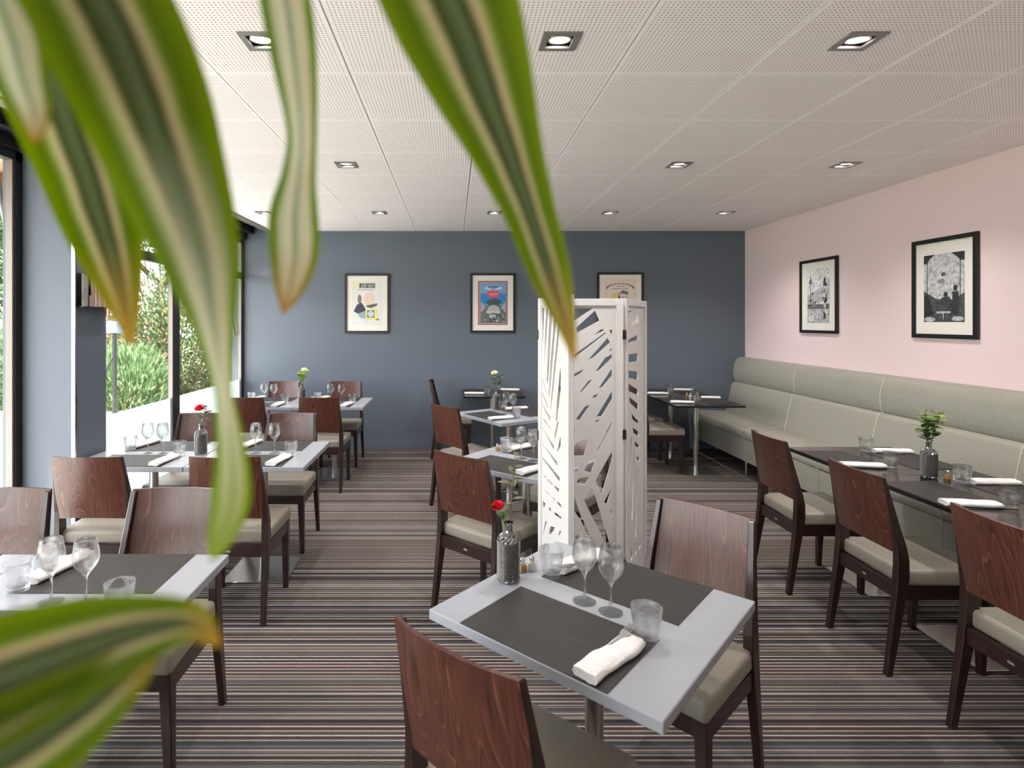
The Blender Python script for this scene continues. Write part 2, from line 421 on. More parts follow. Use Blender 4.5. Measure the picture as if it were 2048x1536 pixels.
# windows along the left wall
def window(n, y0, y1, transom, filmed):
    b = MB(); x0, x1 = XL - .06, XL
    for a, c in ((y0, y0 + .055), (y1 - .055, y1)): b.box((x0, a, .0), (x1, c, 2.62))
    b.box((x0, y0, 2.565), (x1, y1, 2.62)); b.box((x0, y0, 0), (x1, y1, .13))
    if transom: b.box((x0, y0, 2.12), (x1, y1, 2.20))
    w = struct('window_%d' % n, b.mesh('window_frame', M['black']))
    e = MB()
    for a in (y0 + .055, y1 - .07): e.box((x0 + .012, a, .13), (x1 - .008, a + .015, 2.565))
    ob('glazing_bead', e.mesh('glazing_bead', M['alu']), w)
    gx = XL - .035
    zs = [(.13, 2.12), (2.20, 2.565)] if transom else [(.13, 2.565)]
    for a, c in zs: ob('pane', MB().box((gx, y0 + .05, a - .005), (gx + .006, y1 - .05, c + .005)).mesh('pane', M['pane']), w)
    if filmed:
        fm = ob('frosted_film', MB().box((gx + .006, y0 + .055, .13), (gx + .0075, y1 - .055, .876)).mesh('film', M['film']), w)
window(1, 1.75, 3.45, False, False)
window(2, 3.76, 5.38, True, True)
window(3, 5.38, 7.09, True, True)
window(4, .05, 1.75, False, False)
window(5, -2.6, .05, False, False)
# downlights
fr = MB()
for a, c in (((-.074, -.074), (.074, -.050)), ((-.074, .050), (.074, .074)), ((-.074, -.05), (-.050, .05)), ((.050, -.05), (.074, .05))): fr.box((*a, -.006), (*c, .004))
fr_m = fr.mesh('frame', M['lampgrey'])
hs = MB()
for a, c in (((-.064, -.064), (.064, -.060)), ((-.064, .060), (.064, .064)), ((-.064, -.06), (-.060, .06)), ((.060, -.06), (.064, .06))): hs.box((*a, .0), (*c, .11))
hs.box((-.064, -.064, .106), (.064, .064, .11)); hs_m = hs.mesh('housing', M['lampblack'])
ring_m = MB().lathe([(.040, .002), (.046, .000), (.048, .02), (.045, .04), (.038, .04), (.036, .02), (.040, .002)], 24, cap=False).mesh('ring', M['steel'], True)
bulb_m = MB().lathe([(.002, .002), (.024, .003), (.037, .008), (.037, .02)], 24).mesh('bulb', M['bulb'], True, 40)
sp_d = bpy.data.lights.new('downlight_beam', 'SPOT'); sp_d.energy = 30; sp_d.spot_size = R(125); sp_d.spot_blend = .85
sp_d.color = (1, .94, .90); sp_d.shadow_soft_size = .035
rown = {0: 'by the cut-out screen', 1: 'midway to the blue wall', 2: 'close to the blue wall'}
coln = ['along the window edge', 'second row from the windows', 'middle row of five', 'second row from the pink wall', 'closest to the pink wall']
for q, (x, y) in enumerate(LIGHTS):
    j, i = q // 5, q % 5
    t = thing('downlight', 'square recessed downlight %s, %s' % (coln[i], rown[j]), 'ceiling light', (x, y, ZC), None, 'square recessed downlights')
    ob('frame', fr_m, t); ob('housing', hs_m, t)
    ob('ring', ring_m, t, rot=(R(8), 0, 0)); ob('bulb', bulb_m, t, rot=(R(8), 0, 0))
    px = CX + FPX * x / y
    ob('beam' if 0 < px < 2048 else 'beam_offscreen', sp_d, t, (0, 0, -.008))

# ------------------------------------------------------------------ chairs
def yleg(z):
    P = [(0, -.232), (.40, -.175), (.50, -.168), (.58, -.175), (.89, -.238)]
    for (a, ya), (c, yc) in zip(P, P[1:]):
        if z <= c: return ya + (yc - ya) * (z - a) / (c - a)
    return P[-1][1]
def xleg(z):
    P = [(0, .212), (.42, .212), (.54, .210), (.89, .184)]
    for (a, ya), (c, yc) in zip(P, P[1:]):
        if z <= c: return ya + (yc - ya) * (z - a) / (c - a)
    return P[-1][1]
def rear_leg(s):
    b = MB(); zs = [0, .2, .36, .44, .52, .58, .68, .80, .888]
    dep = [.030, .040, .050, .056, .054, .046, .036, .028, .022]; wid = [.026, .03, .034, .036, .034, .030, .026, .024, .022]
    v, f = [], []
    for z, d, w in zip(zs, dep, wid):
        y, xo = yleg(z), xleg(z); xi = xo - w
        v += [(s * xo, y - d * .35, z), (s * xi, y - d * .35, z), (s * xi, y + d * .65, z), (s * xo, y + d * .65, z)]
    for k in range(len(zs) - 1):
        for i in range(4):
            j = (i + 1) % 4; q = (4 * k + i, 4 * k + j, 4 * k + 4 + j, 4 * k + 4 + i)
            f.append(q if s < 0 else q[::-1])
    f.append((0, 1, 2, 3) if s < 0 else (3, 2, 1, 0)); n = 4 * (len(zs) - 1)
    f.append((n + 3, n + 2, n + 1, n) if s < 0 else (n, n + 1, n + 2, n + 3))
    return bevelled(b.add(v, f), 'rear_leg', M['legwood'], .003, 1, False)
def front_leg(s):
    b = MB(); xo = .208
    lo = [(s * (xo - .001), .213, 0), (s * (xo - .030), .213, 0), (s * (xo - .030), .185, 0), (s * (xo - .001), .185, 0)]
    hi = [(s * xo, .232, .41), (s * (xo - .042), .232, .41), (s * (xo - .042), .186, .41), (s * xo, .186, .41)]
    return bevelled(b.hexa(lo, hi), 'front_leg', M['legwood'], .003, 1, False)
def backrest():
    nx, nz = 14, 10; v, f = [], []; th = .012
    for side in (0, 1):
        for k in range(nz + 1):
            z = .545 + (.892 - .545) * k / nz; wh = xleg(z) - .002
            for i in range(nx + 1):
                u = -1 + 2 * i / nx; x = u * wh
                lower = .012 * (1 - u * u) if k == 0 else 0
                y = yleg(z) - .004 - .026 * (1 - u * u) + (th / 2 if side else -th / 2)
                v.append((x, y, z + lower))
    n1 = (nx + 1) * (nz + 1); w = nx + 1
    for k in range(nz):
        for i in range(nx):
            a = k * w + i
            f.append((a, a + 1, a + w + 1, a + w)); f.append((n1 + a, n1 + a + w, n1 + a + w + 1, n1 + a + 1))
    for i in range(nx):
        f.append((i + 1, i, n1 + i, n1 + i + 1)); a = nz * w + i; f.append((a, a + 1, n1 + a + 1, n1 + a))
    for k in range(nz):
        a = k * w; f.append((a, a + w, n1 + a + w, n1 + a)); a = k * w + nx; f.append((a + w, a, n1 + a, n1 + a + w))
    return mesh('backrest', v, f, M['wood'], True, 40)
seat_m = bevelled(MB().hexa([(-.205, -.165, .402), (.205, -.165, .402), (.214, .242, .402), (-.214, .242, .402)],
                            [(-.205, -.165, .474), (.205, -.165, .474), (.214, .242, .480), (-.214, .242, .480)]), 'seat', M['seat'], .018, 4, True, 60)
fb = MB().box((-.170, .190, .342), (.170, .222, .404)).box((-.178, -.188, .342), (.178, -.160, .404))
fb.box((-.205, -.16, .342), (-.180, .19, .404)).box((.180, -.16, .342), (.205, .19, .404))
frame_m = fb.mesh('seat_frame', M['legwood'])
badge_m = MB().box((-.012, -.1905, .368), (.012, -.188, .376)).mesh('badge', M['badge'])
chair_parts = [('seat', seat_m), ('seat_frame', frame_m), ('backrest', backrest()), ('leg', rear_leg(-1)), ('leg', rear_leg(1)),
               ('leg', front_leg(-1)), ('leg', front_leg(1)), ('badge', badge_m)]
def chair(x, y, heading, label, group):
    """x, y: centre of the four feet; heading: degrees, direction the sitter looks (0 = +X, 90 = +Y)"""
    t = thing('dining_chair', label, 'chair', (x, y, 0), R(heading - 90), group)
    for n, me in chair_parts: ob(n, me, t)
    return t

# ------------------------------------------------------------------ tableware meshes
TH = .75
def glass_profile(outer, inner): return outer + inner[::-1]
wine_m = MB().lathe([(.0345, 0), (.035, .0015), (.030, .003), (.010, .006), (.0048, .012), (.0036, .03), (.0036, .072), (.006, .082), (.014, .094),
                     (.026, .108), (.034, .122), (.0372, .136), (.0365, .152), (.033, .172), (.0295, .192), (.0290, .1925), (.0285, .192), (.032, .172), (.0354, .152),
                     (.0360, .136), (.0328, .122), (.0248, .109), (.012, .097), (.002, .090)], 28).mesh('wine_glass', M['glass'], True, 60)
tumb_m = MB().lathe([(.026, 0), (.029, .001), (.030, .004), (.0335, .030), (.0385, .060), (.0415, .090), (.0408, .091), (.0400, .090), (.0370, .060), (.0315, .030),
                     (.0285, .018), (.020, .0145), (.002, .014)], 28).mesh('tumbler', M['glass'], True, 60)
def vase_mesh():
    n, v, f = 30, [], []
    prof = [(.030, 0), (.0355, .003)] + [(.0365, .006 + .1245 * k / 30) for k in range(1, 31)] + [(.0345, .139), (.0295, .147), (.021, .153), (.0145, .158), (.0130, .165), (.0130, .183), (.0155, .188), (.0155, .192), (.0115, .192), (.010, .165)]
    for k, (r, z) in enumerate(prof):
        for i in range(n):
            rr = r
            if 2 <= k <= 34: rr += .0026 if ((i + k) % 2 == 0) else -.0020
            a = 2 * math.pi * i / n; v.append((rr * math.cos(a), rr * math.sin(a), z))
    for k in range(len(prof) - 1):
        for i in range(n):
            j = (i + 1) % n; f.append((k * n + i, k * n + j, (k + 1) * n + j, (k + 1) * n + i))
    f.append(tuple(reversed(range(n)))); m = (len(prof) - 1) * n; f.append(tuple(range(m, m + n)))
    return mesh('bottle_vase', v, f, M['vase'])
vase_m = vase_mesh()
def napkin_mesh(L=.225, w=.07, h=.023, seed=0):
    rnd = random.Random(seed); v, f = [], []; ns, nc = 12, 22
    for k in range(ns + 1):
        y = -L / 2 + L * k / ns; sc = 1 + .05 * math.sin(k * 1.3 + seed) + (.0 if 0 < k < ns else -.04)
        for i in range(nc):
            a = 2 * math.pi * i / nc; c, s = math.cos(a), math.sin(a)
            x = w / 2 * sc * math.copysign(abs(c) ** .55, c); z = h / 2 * math.copysign(abs(s) ** .7, s)
            z += .0016 * math.sin(5 * x / w * 6 + k * .5 + seed) * (1 if s > 0 else 0)
            v.append((x + .002 * math.sin(k * .7 + seed), y + (.004 * math.sin(i * 2.1) if k in (0, ns) else 0), max(0, z + h / 2)))
    for k in range(ns):
        for i in range(nc):
            j = (i + 1) % nc; f.append((k * nc + i, k * nc + j, (k + 1) * nc + j, (k + 1) * nc + i)[::-1])
    f.append(tuple(range(nc))); m = ns * nc; f.append(tuple(reversed(range(m, m + nc))))
    return mesh('rolled_napkin', v, f, M['linen'], True, 55)
nap_ms = [napkin_mesh(seed=s) for s in (1, 2, 3)]
mat_m = MB().box((-.225, -.1475, 0), (.225, .1475, .0022)).mesh('placemat', M['mat'])
def fork_mesh():
    b = MB().box((-.0035, -.10, .0), (.0035, .045, .0022)).hexa([(-.003, .045, 0), (.003, .045, 0), (.011, .066, .001), (-.011, .066, .001)], [(-.003, .045, .002), (.003, .045, .002), (.011, .066, .003), (-.011, .066, .003)])
    b.box((-.011, .066, .001), (.011, .078, .003))
    for k in range(4): b.box((-.011 + k * .0064, .078, .001), (-.0082 + k * .0064, .115, .003))
    return b.mesh('fork', M['chrome'])
fork_m = fork_mesh()
shk_body = bevelled(MB().box((-.013, -.013, 0), (.013, .013, .03)), 'shaker_glass', M['glass'], .003, 2)
shk_salt = MB().box((-.0105, -.0105, .002), (.0105, .0105, .024)).mesh('salt', M['salt'])
shk_pep = MB().box((-.0105, -.0105, .002), (.0105, .0105, .024)).mesh('pepper', M['gold'])
shk_cap = MB().lathe([(.0085, .030), (.0085, .036), (.0095, .037), (.0095, .044), (.006, .048)], 14).mesh('cap', M['chrome'], True, 40)

# ------------------------------------------------------------------ tables
top_m = bevelled(MB().box((-.35, -.35, TH - .030), (.35, .35, TH)), 'tabletop', M['top'], .0025, 1, False)
topd_m = bevelled(MB().box((-.35, -.35, TH - .022), (.35, .35, TH)), 'tabletop_dark', M['topdark'], .002, 1, False)
col_m = MB().lathe([(.027, .008), (.027, TH - .03)], 20).mesh('column', M['steel'], True, 40)
base_m = bevelled(MB().box((-.195, -.195, 0), (.195, .195, .009)), 'base_plate', M['steel'], .002, 1, False)
plate_m = MB().box((-.13, -.13, TH - .038), (.13, .13, TH - .020)).mesh('mounting_plate', M['black'])
A_TABLES = {}
rj = random.Random(5)
def table(key, cx, cy, rot, dark, name, sideA, sideB, wine=True, nap2=True):
    """rot: direction of the table's u axis in degrees; setting A sits at the low-v edge"""
    t = thing('dining_table', ('dark brown square table, ' if dark else 'pale grey square table, ') + name, 'table', (cx, cy, 0), R(rot), 'square pedestal tables')
    ob('tabletop', topd_m if dark else top_m, t); ob('column', col_m, t); ob('base_plate', base_m, t); ob('mounting_plate', plate_m, t)
    Mt = Matrix.Translation((cx, cy, 0)) @ Matrix.Rotation(R(rot), 4, 'Z')
    def put(n, me, u, v, z, r, label, cat, group):
        p = Mt @ Vector((u - .35, v - .35, z)); o = ob(n, me, None, p, R(rot + r)); tag(o, label, cat, group); return o
    for s, side in ((0, sideA), (1, sideB)):
        f = (lambda u, v: (u, v)) if s == 0 else (lambda u, v: (.7 - u, .7 - v))
        j = lambda a: rj.uniform(-a, a)
        u, v = f(.345, .150); put('placemat', mat_m, u, v, TH, 180 * s, 'dark woven placemat, %s, %s' % (side, name), 'placemat', 'dark woven placemats')
        u, v = f(.525 + j(.008), .128 + j(.008)); r = -8 + j(5)
        me = nap_ms[rj.randrange(3)]
        put('napkin', me, u, v, TH + .002, 180 * s + r, 'rolled white napkin, %s, %s' % (side, name), 'napkin', 'rolled white napkins')
        if key == 'front':
            a = R(r); put('fork', fork_m, *f(.502, .152), TH + .0225, 180 * s + r, 'steel fork tucked in napkin, %s, %s' % (side, name), 'fork', 'forks on the table before the screen').rotation_euler[0] = R(5)
        u, v = f(.55 + j(.006), .275 + j(.006)); put('tumbler', tumb_m, u, v, TH + .002, j(90), 'clear glass tumbler, %s, %s' % (side, name), 'glass', 'clear glass tumblers')
    if wine:
        put('wine_glass', wine_m, .413 + rj.uniform(-.01, .01), .345, TH, 0, 'wine glass beside the tumbler, %s, %s' % (sideA, name), 'wine glass', 'wine glasses')
        put('wine_glass', wine_m, .308 + rj.uniform(-.01, .01), .350, TH, 0, 'wine glass nearer the table centre, %s' % name, 'wine glass', 'wine glasses')
    A_TABLES[key] = Mt
    return Mt

def shakers(Mt, u, v, name):
    for k, (me, what) in enumerate(((shk_pep, 'pepper'), (shk_salt, 'salt'))):
        p = Mt @ Vector((u - .35 + .018 * k, v - .35 + .030 * k, TH))
        t = thing(what + '_shaker', 'small glass %s shaker on the %s' % (what, name), 'shaker', p, R(20 + 30 * k), 'salt and pepper shakers')
        ob('glass_body', shk_body, t); ob('contents', me, t); ob('cap', shk_cap, t)

WALLSIDE, AWAY = 'wall-facing setting', 'setting backed to wall'
CHS, BNS = 'on the chair side', 'on the bench side'
rows = [('1', 5.92, 'by blue wall'), ('2', 3.64, 'at pillar'), ('3', 1.71, 'farthest from blue wall')]
XT = {'1': (-1.945, -1.243), '2': (-1.928, -1.222), '3': (-1.872, -1.168)}
for k, y, where in rows:
    for h, x in zip(('glass', 'aisle'), XT[k]):
        table(k + h, x, y, 0, False, 'window row %s, %s half' % (where, h), WALLSIDE, AWAY)
table('front', .421, 1.692, -42.3, False, 'angled before the cut-out screen', WALLSIDE, AWAY)
table('mm', .445, 3.478, -39, False, 'angled behind the cut-out screen', WALLSIDE, AWAY)
table('mb', .51, 5.17, -58, False, 'angled, holding the pale flower vase', WALLSIDE, AWAY)
table('mback', .46, 6.73, -90, True, 'against the blue wall below the prints', 'pink wall-facing setting', 'window-facing setting', wine=False)
table('r1', 2.60, 3.47, -90, True, 'bench trio, end nearer the blue wall', CHS, BNS, wine=False)
table('r2', 2.60, 2.77, -90, True, 'bench trio, middle one', CHS, BNS, wine=False)
table('r3', 2.60, 2.07, -90, True, 'bench trio, end away from blue wall', CHS, BNS, wine=False)
table('b1', 2.58, 6.02, -90, True, 'bench pair, not touching the blue wall', CHS, BNS, wine=False)
table('b2', 2.58, 6.725, -90, True, 'bench pair, pushed against the blue wall', CHS, BNS, wine=False)

# chairs: feet centre positions
cg = 'stained beech chairs with taupe seats'
for k, (xn, xf, yn, yf_) in {'1': ((-1.95, -1.25), (-1.98, -1.26), 5.49, 6.40), '2': ((-1.92, -1.20), (-1.92, -1.235), 3.20, 4.10)}.items():
    where = dict((a, c) for a, _, c in rows)[k]
    for h, xa, xb in zip(('glass', 'aisle'), xn, xf):
        chair(xa, yn, 90, 'wooden chair facing blue wall, window row %s, %s half' % (where, h), cg)
        chair(xb, yf_, 270, 'wooden chair backed to blue wall, window row %s, %s half' % (where, h), cg)
for h, xa in (('glass', -1.875), ('aisle', -1.165)):
    chair(xa, 2.14, 270, 'wooden chair backed to blue wall, window row farthest from it, %s half' % h, cg)
chair(-1.185, 1.27, 90, 'wooden chair facing blue wall, window row farthest from it, aisle half', cg)
def polar(cx, cy, h, d): return cx - d * math.cos(R(h)), cy - d * math.sin(R(h))
def chair_back(bx, by, h, label):     # place by the centre of the backrest's top edge
    chair(bx + .245 * math.cos(R(h)), by + .245 * math.sin(R(h)), h, label, cg)
chair_back(-.005, 1.235, 48, 'brown wooden chair facing the blue wall at the angled table before the screen')
chair_back(.955, 2.15, 223, 'brown wooden chair turned away from blue wall at the table before the screen')
chair_back(.027, 2.995, 48, 'brown wooden chair facing the blue wall at the angled table behind the screen')
chair_back(.93, 4.02, 231, 'brown wooden chair turned away from blue wall at the table behind the screen')
chair_back(-.085, 4.74, 38, 'brown wooden chair facing the corner at the table with the pale flower vase')
chair_back(1.08, 5.50, 212, 'brown wooden chair facing the windows at the table with the pale flower vase')
chair_back(-.27, 6.76, 0, 'brown wooden chair beside the dark table below the prints on blue wall')
for y, l in ((3.51, 'bench trio, end nearer the blue wall'), (2.755, 'bench trio, middle one'), (2.03, 'bench trio, end away from blue wall')):
    chair(2.19, y, 0, 'brown wooden chair facing the bench at the ' + l, cg)
chair(2.175, 6.10, 0, 'brown wooden chair facing the bench pair, not touching the blue wall', cg)
chair(2.175, 6.70, 0, 'brown wooden chair facing the bench pair, right by the blue wall', cg)

# ------------------------------------------------------------------ bench
def rounded(poly, r=.02, seg=3):
    out = []; n = len(poly)
    for i in range(n):
        p0, p1, p2 = (Vector(poly[(i + k) % n]) for k in (-1, 0, 1))
        a, c = (p0 - p1), (p2 - p1); rr = min(r, a.length * .45, c.length * .45)
        s, e = p1 + a.normalized() * rr, p1 + c.normalized() * rr
        for k in range(seg + 1):
            t = k / seg; out.append(tuple((1 - t) ** 2 * s + 2 * t * (1 - t) * p1 + t * t * e))
    return out
low_p = rounded([(3.40, .465), (3.425, .55), (3.455, .70), (3.485, .825), (3.515, .848), (3.652, .848), (3.652, .465)], .02)
up_p = rounded([(3.525, .842), (3.505, .90), (3.500, .98), (3.515, 1.07), (3.545, 1.13), (3.585, 1.153), (3.652, 1.150), (3.652, .842)], .025)
seat_p = rounded([(2.985, .385), (2.975, .43), (2.985, .478), (3.03, .492), (3.42, .480), (3.42, .385)], .018)
front_p = rounded([(2.995, .155), (2.995, .382), (3.30, .382), (3.30, .155)], .008)
bench = thing('banquette_bench', 'long taupe upholstered wall bench with two-tier back along the pink wall', 'bench', (0, 0, 0))
cuts = [7.085, 5.82, 4.64, 3.46, 2.28, 1.10, -.08]
for y1, y0 in zip(cuts, cuts[1:]):
    for n, p in (('lower_back_cushion', low_p), ('upper_back_cushion', up_p), ('seat_cushion', seat_p), ('front_panel', front_p)):
        bb = MB(); g = .002
        def scale(q, k):
            cx_ = sum(a for a, _ in q) / len(q); cz_ = sum(c for _, c in q) / len(q)
            return [(cx_ + (a - cx_) * k, cz_ + (c - cz_) * k) for a, c in q]
        ys = [(y0 + g, .97), (y0 + g + .008, .995), (y0 + g + .02, 1.0), (y1 - g - .02, 1.0), (y1 - g - .008, .995), (y1 - g, .97)]
        if n == 'front_panel': ys = [(y0 + g, 1), (y1 - g, 1)]
        v, f = [], []; m_ = len(p)
        for yy, k in ys: v += [(a, yy, c) for a, c in scale(p, k)]
        for k in range(len(ys) - 1):
            for i in range(m_):
                j = (i + 1) % m_; f.append((k * m_ + i, k * m_ + j, (k + 1) * m_ + j, (k + 1) * m_ + i))
        f.append(tuple(reversed(range(m_)))); q = (len(ys) - 1) * m_; f.append(tuple(range(q, q + m_)))
        me = bb.add(v, f).mesh(n, M['bench'], True, 50); bmx = bmesh.new(); bmx.from_mesh(me); bmesh.ops.recalc_face_normals(bmx, faces=bmx.faces); bmx.to_mesh(me); bmx.free()
        ob(n, me, bench)
for y in cuts[1:-1]:
    for p in (low_p, up_p):
        k = [q for q in p if q[0] < 3.56]; k.sort(key=lambda q: q[1])
        ob('piping', MB().tube([(a - .001, y, c) for a, c in k], .0055, 8).mesh('piping', M['piping'], True), bench)
    ob('piping', MB().tube([(2.994, y, .16), (2.994, y, .37), (2.975, y, .43), (2.984, y, .478), (3.03, y, .491), (3.40, y, .482)], .004, 6).mesh('piping', M['piping'], True), bench)
    for x in (3.03, 3.26): ob('leg', MB().lathe([(.012, 0), (.012, .16)], 12, (x, y + .03, 0)).mesh('bench_leg', M['steel'], True, 40), bench)
for x in (3.03, 3.26): ob('leg', MB().lathe([(.012, 0), (.012, .16)], 12, (x, 7.0, 0)).mesh('bench_leg', M['steel'], True, 40), bench)

# ------------------------------------------------------------------ the folding screen
SB = .11; ST = 1.715
P0 = Vector((.4355, 2.90)); PW = .432
dA = Vector((math.cos(R(-81)), math.sin(R(-81)))); dB = Vector((1, 0)); dC = Vector((math.cos(R(58)), math.sin(R(58))))
P1 = P0 + dB * PW
screen = thing('folding_screen', 'white three-panel folding screen with cut-out palm leaf pattern between the tables', 'folding screen', (0, 0, 0))
def plane_px(px, py, o, d):
    # photo ray meets the vertical plane through o along d -> (distance along d, height)
    k = (px - CX) / FPX
    s = (k * o.y - o.x) / (d.x - k * d.y); y = o.y + s * d.y
    return s, EYE - (py - CY) / FPX * y
c1 = lambda q: (q[0] / 5.4875 + 1060, q[1] / 5.4875 + 580)
c2 = lambda q: (q[0] / 5.12 + 1060, q[1] / 5.12 + 840)
B1 = [[(480, 200), (690, 200), (480, 340)], [(505, 415), (712, 225), (760, 335), (515, 470)], [(695, 500), (800, 415), (812, 440)],
      [(432, 745), (825, 465), (830, 475), (434, 785)], [(870, 440), (898, 435), (898, 505)], [(638, 765), (850, 525), (878, 575), (690, 745)],
      [(862, 670), (898, 635), (898, 665)], [(715, 900), (820, 745), (898, 702), (898, 745), (760, 880)], [(750, 1080), (890, 870), (898, 870), (898, 940), (795, 1065)],
      [(430, 985), (480, 920), (590, 865), (560, 910)], [(535, 1135), (640, 995), (678, 985), (575, 1110)], [(675, 1190), (700, 1155), (750, 1135), (725, 1175)],
      [(727, 1390), (898, 1110), (898, 1195), (785, 1385)], [(500, 1420), (600, 1280), (655, 1258), (545, 1422)], [(700, 1445), (765, 1415), (745, 1450)]]
B2 = [[(680, 335), (700, 280), (836, 16), (838, 36), (690, 335)], [(402, 125), (465, 90), (440, 155), (402, 165)], [(400, 340), (480, 230), (600, 190), (550, 365), (402, 368)],
      [(402, 510), (510, 450), (490, 530), (402, 530)], [(550, 520), (610, 410), (675, 378), (625, 540)], [(690, 580), (838, 320), (838, 400), (735, 760), (668, 615)],
      [(470, 655), (500, 595), (605, 580), (560, 665)], [(402, 740), (440, 740), (530, 1010), (500, 1000), (404, 860)], [(550, 815), (625, 695), (645, 705), (835, 1330), (800, 1315)],
      [(755, 840), (830, 700), (825, 730), (785, 860)], [(820, 940), (838, 880), (838, 995)], [(515, 1015), (545, 1020), (645, 1260), (620, 1260)], [(404, 1055), (460, 1160), (404, 1170)]]
A1 = [[(140, 197), (163, 197), (148, 600), (145, 760), (135, 680)], [(188, 197), (206, 197), (166, 850), (156, 800)], [(226, 240), (258, 205), (200, 1040), (180, 1000)],
      [(278, 260), (306, 250), (216, 1200), (202, 1150)], [(326, 300), (345, 310), (238, 1330), (226, 1290)], [(340, 850), (347, 1050), (300, 1470), (282, 1430)],
      [(120, 990), (130, 960), (185, 1100), (180, 1130)], [(120, 1140), (130, 1110), (205, 1280), (200, 1310)], [(125, 1260), (135, 1250), (230, 1400), (225, 1440)], [(150, 1420), (165, 1420), (245, 1536), (235, 1540)]]
A2 = [[(117, 70), (125, 65), (250, 270), (245, 310)], [(118, 240), (125, 235), (290, 440), (285, 480)], [(118, 390), (135, 380), (310, 590), (305, 635)],
      [(120, 540), (175, 585), (165, 595)], [(185, 600), (240, 655), (235, 670), (180, 615)], [(250, 665), (305, 705), (300, 745), (255, 700)], [(155, 710), (205, 755), (200, 765)],
      [(225, 780), (265, 815), (255, 830)], [(285, 830), (325, 870), (325, 910), (280, 850)], [(140, 830), (165, 855), (150, 905), (130, 885)], [(200, 890), (225, 910), (215, 940), (195, 920)],
      [(255, 940), (330, 995), (318, 1020), (250, 965)], [(165, 1035), (178, 1040), (135, 1190), (128, 1180)], [(215, 1085), (262, 1100), (225, 1170), (195, 1165)],
      [(310, 1130), (328, 1140), (305, 1185), (295, 1175)], [(165, 1260), (185, 1270), (150, 1310), (140, 1300)], [(286, 22), (299, 15), (265, 200), (255, 170)], [(318, 170), (322, 250), (290, 330), (284, 310)]]
C1 = [[(1060, 440), (1064, 412), (1090, 405), (1070, 438)], [(1062, 610), (1062, 550), (1180, 490), (1180, 550), (1110, 570)], [(1060, 800), (1060, 710), (1180, 690), (1180, 780)],
      [(1062, 960), (1060, 882), (1180, 895), (1180, 985)], [(1064, 1018), (1180, 1090), (1180, 1155), (1078, 1110)], [(1085, 1170), (1185, 1250), (1185, 1325), (1090, 1240)],
      [(1105, 1350), (1188, 1440), (1192, 1480), (1120, 1420)], [(1095, 385), (1190, 250), (1190, 350), (1110, 392)], [(1066, 280), (1140, 205), (1066, 240)]]
C2 = [[(1045, 75), (1110, 120), (1110, 175), (1055, 130)], [(1062, 210), (1115, 260), (1115, 290), (1070, 260)], [(1085, 350), (1120, 400), (1120, 425), (1090, 400)], [(1105, 500), (1130, 540), (1130, 570)],
      [(1024, 200), (1036, 160), (1006, 740), (1000, 750)], [(1058, 300), (1066, 300), (1042, 1040), (1036, 1000)], [(1086, 480), (1094, 490), (1080, 1200), (1074, 1200)]]
def panel(o, d, holes, extra):
    cu = bpy.data.curves.new('cut', 'CURVE'); cu.dimensions = '2D'; cu.fill_mode = 'BOTH'; cu.extrude = .003
    loops = [[(.02, SB + .02), (PW - .02, SB + .02), (PW - .02, ST - .02), (.02, ST - .02)]]
    for q in holes:
        l_ = [plane_px(*p, o, d) for p in q]
        l_ = [(min(max(a, .041), PW - .041), min(max(c, SB + .05), ST - .045)) for a, c in l_]
        loops.append(l_)
    loops += extra
    for lp in loops:
        s = cu.splines.new('POLY'); s.points.add(len(lp) - 1); s.use_cyclic_u = True
        for pt, (a, c) in zip(s.points, lp): pt.co = (a, c, 0, 1)
    tmp = bpy.data.objects.new('cut', cu); COL.objects.link(tmp)
    me = bpy.data.meshes.new_from_object(tmp.evaluated_get(bpy.context.evaluated_depsgraph_get()))
    bpy.data.objects.remove(tmp)
    mt = Matrix(((d.x, 0, d.y, o.x), (d.y, 0, -d.x, o.y), (0, 1, 0, 0), (0, 0, 0, 1)))
    me.transform(mt); me.materials.clear(); me.materials.append(M['screen']); me.name = 'cut_out_sheet'
    p = ob('panel', None, screen)
    ob('cut_out_sheet', me, p)
    def bar(s0, s1, z0, z1, th=.014):
        n = Vector((-d.y, d.x)); q = []
        for z in (z0, z1):
            for s, t in ((s0, -th), (s1, -th), (s1, th), (s0, th)):
                w = o + d * s + n * t; q.append((w.x, w.y, z))
        return MB().hexa(q[:4], q[4:])
    ob('post', bevelled(bar(0, .036, 0, ST), 'post', M['screen'], .0015, 1, False), p)
    ob('post', bevelled(bar(PW - .036, PW, 0, ST), 'post', M['screen'], .0015, 1, False), p)
    ob('rail', bevelled(bar(.036, PW - .036, ST - .037, ST - .001, .013), 'rail', M['screen'], .0015, 1, False), p)
    ob('rail', bevelled(bar(.036, PW - .036, SB, SB + .037, .013), 'rail', M['screen'], .0015, 1, False), p)
low = lambda: [[(.10 + .09 * i + .02 * (j % 2), .2 + .11 * j), (.14 + .09 * i + .02 * (j % 2), .22 + .11 * j), (.13 + .09 * i, .28 + .11 * j)] for i in range(3) for j in range(2)]
hid = [[(.05 + .012 * k, .5 + .16 * k), (.085 + .006 * k, .53 + .16 * k), (.115, .66 + .15 * k), (.105, .68 + .15 * k)] for k in range(6)]
oA = P0 + Vector((.008, -.018))
oC = P1 + Vector((.014, .022))
panel(oA, dA, [[c1(p) for p in q] for q in A1] + [[c2(p) for p in q] for q in A2], low())
panel(P0, dB, [[c1(p) for p in q] for q in B1] + [[c2(p) for p in q] for q in B2], low() + hid)
panel(oC, dC, [[c1(p) for p in q] for q in C1] + [[c2(p) for p in q] for q in C2], low())
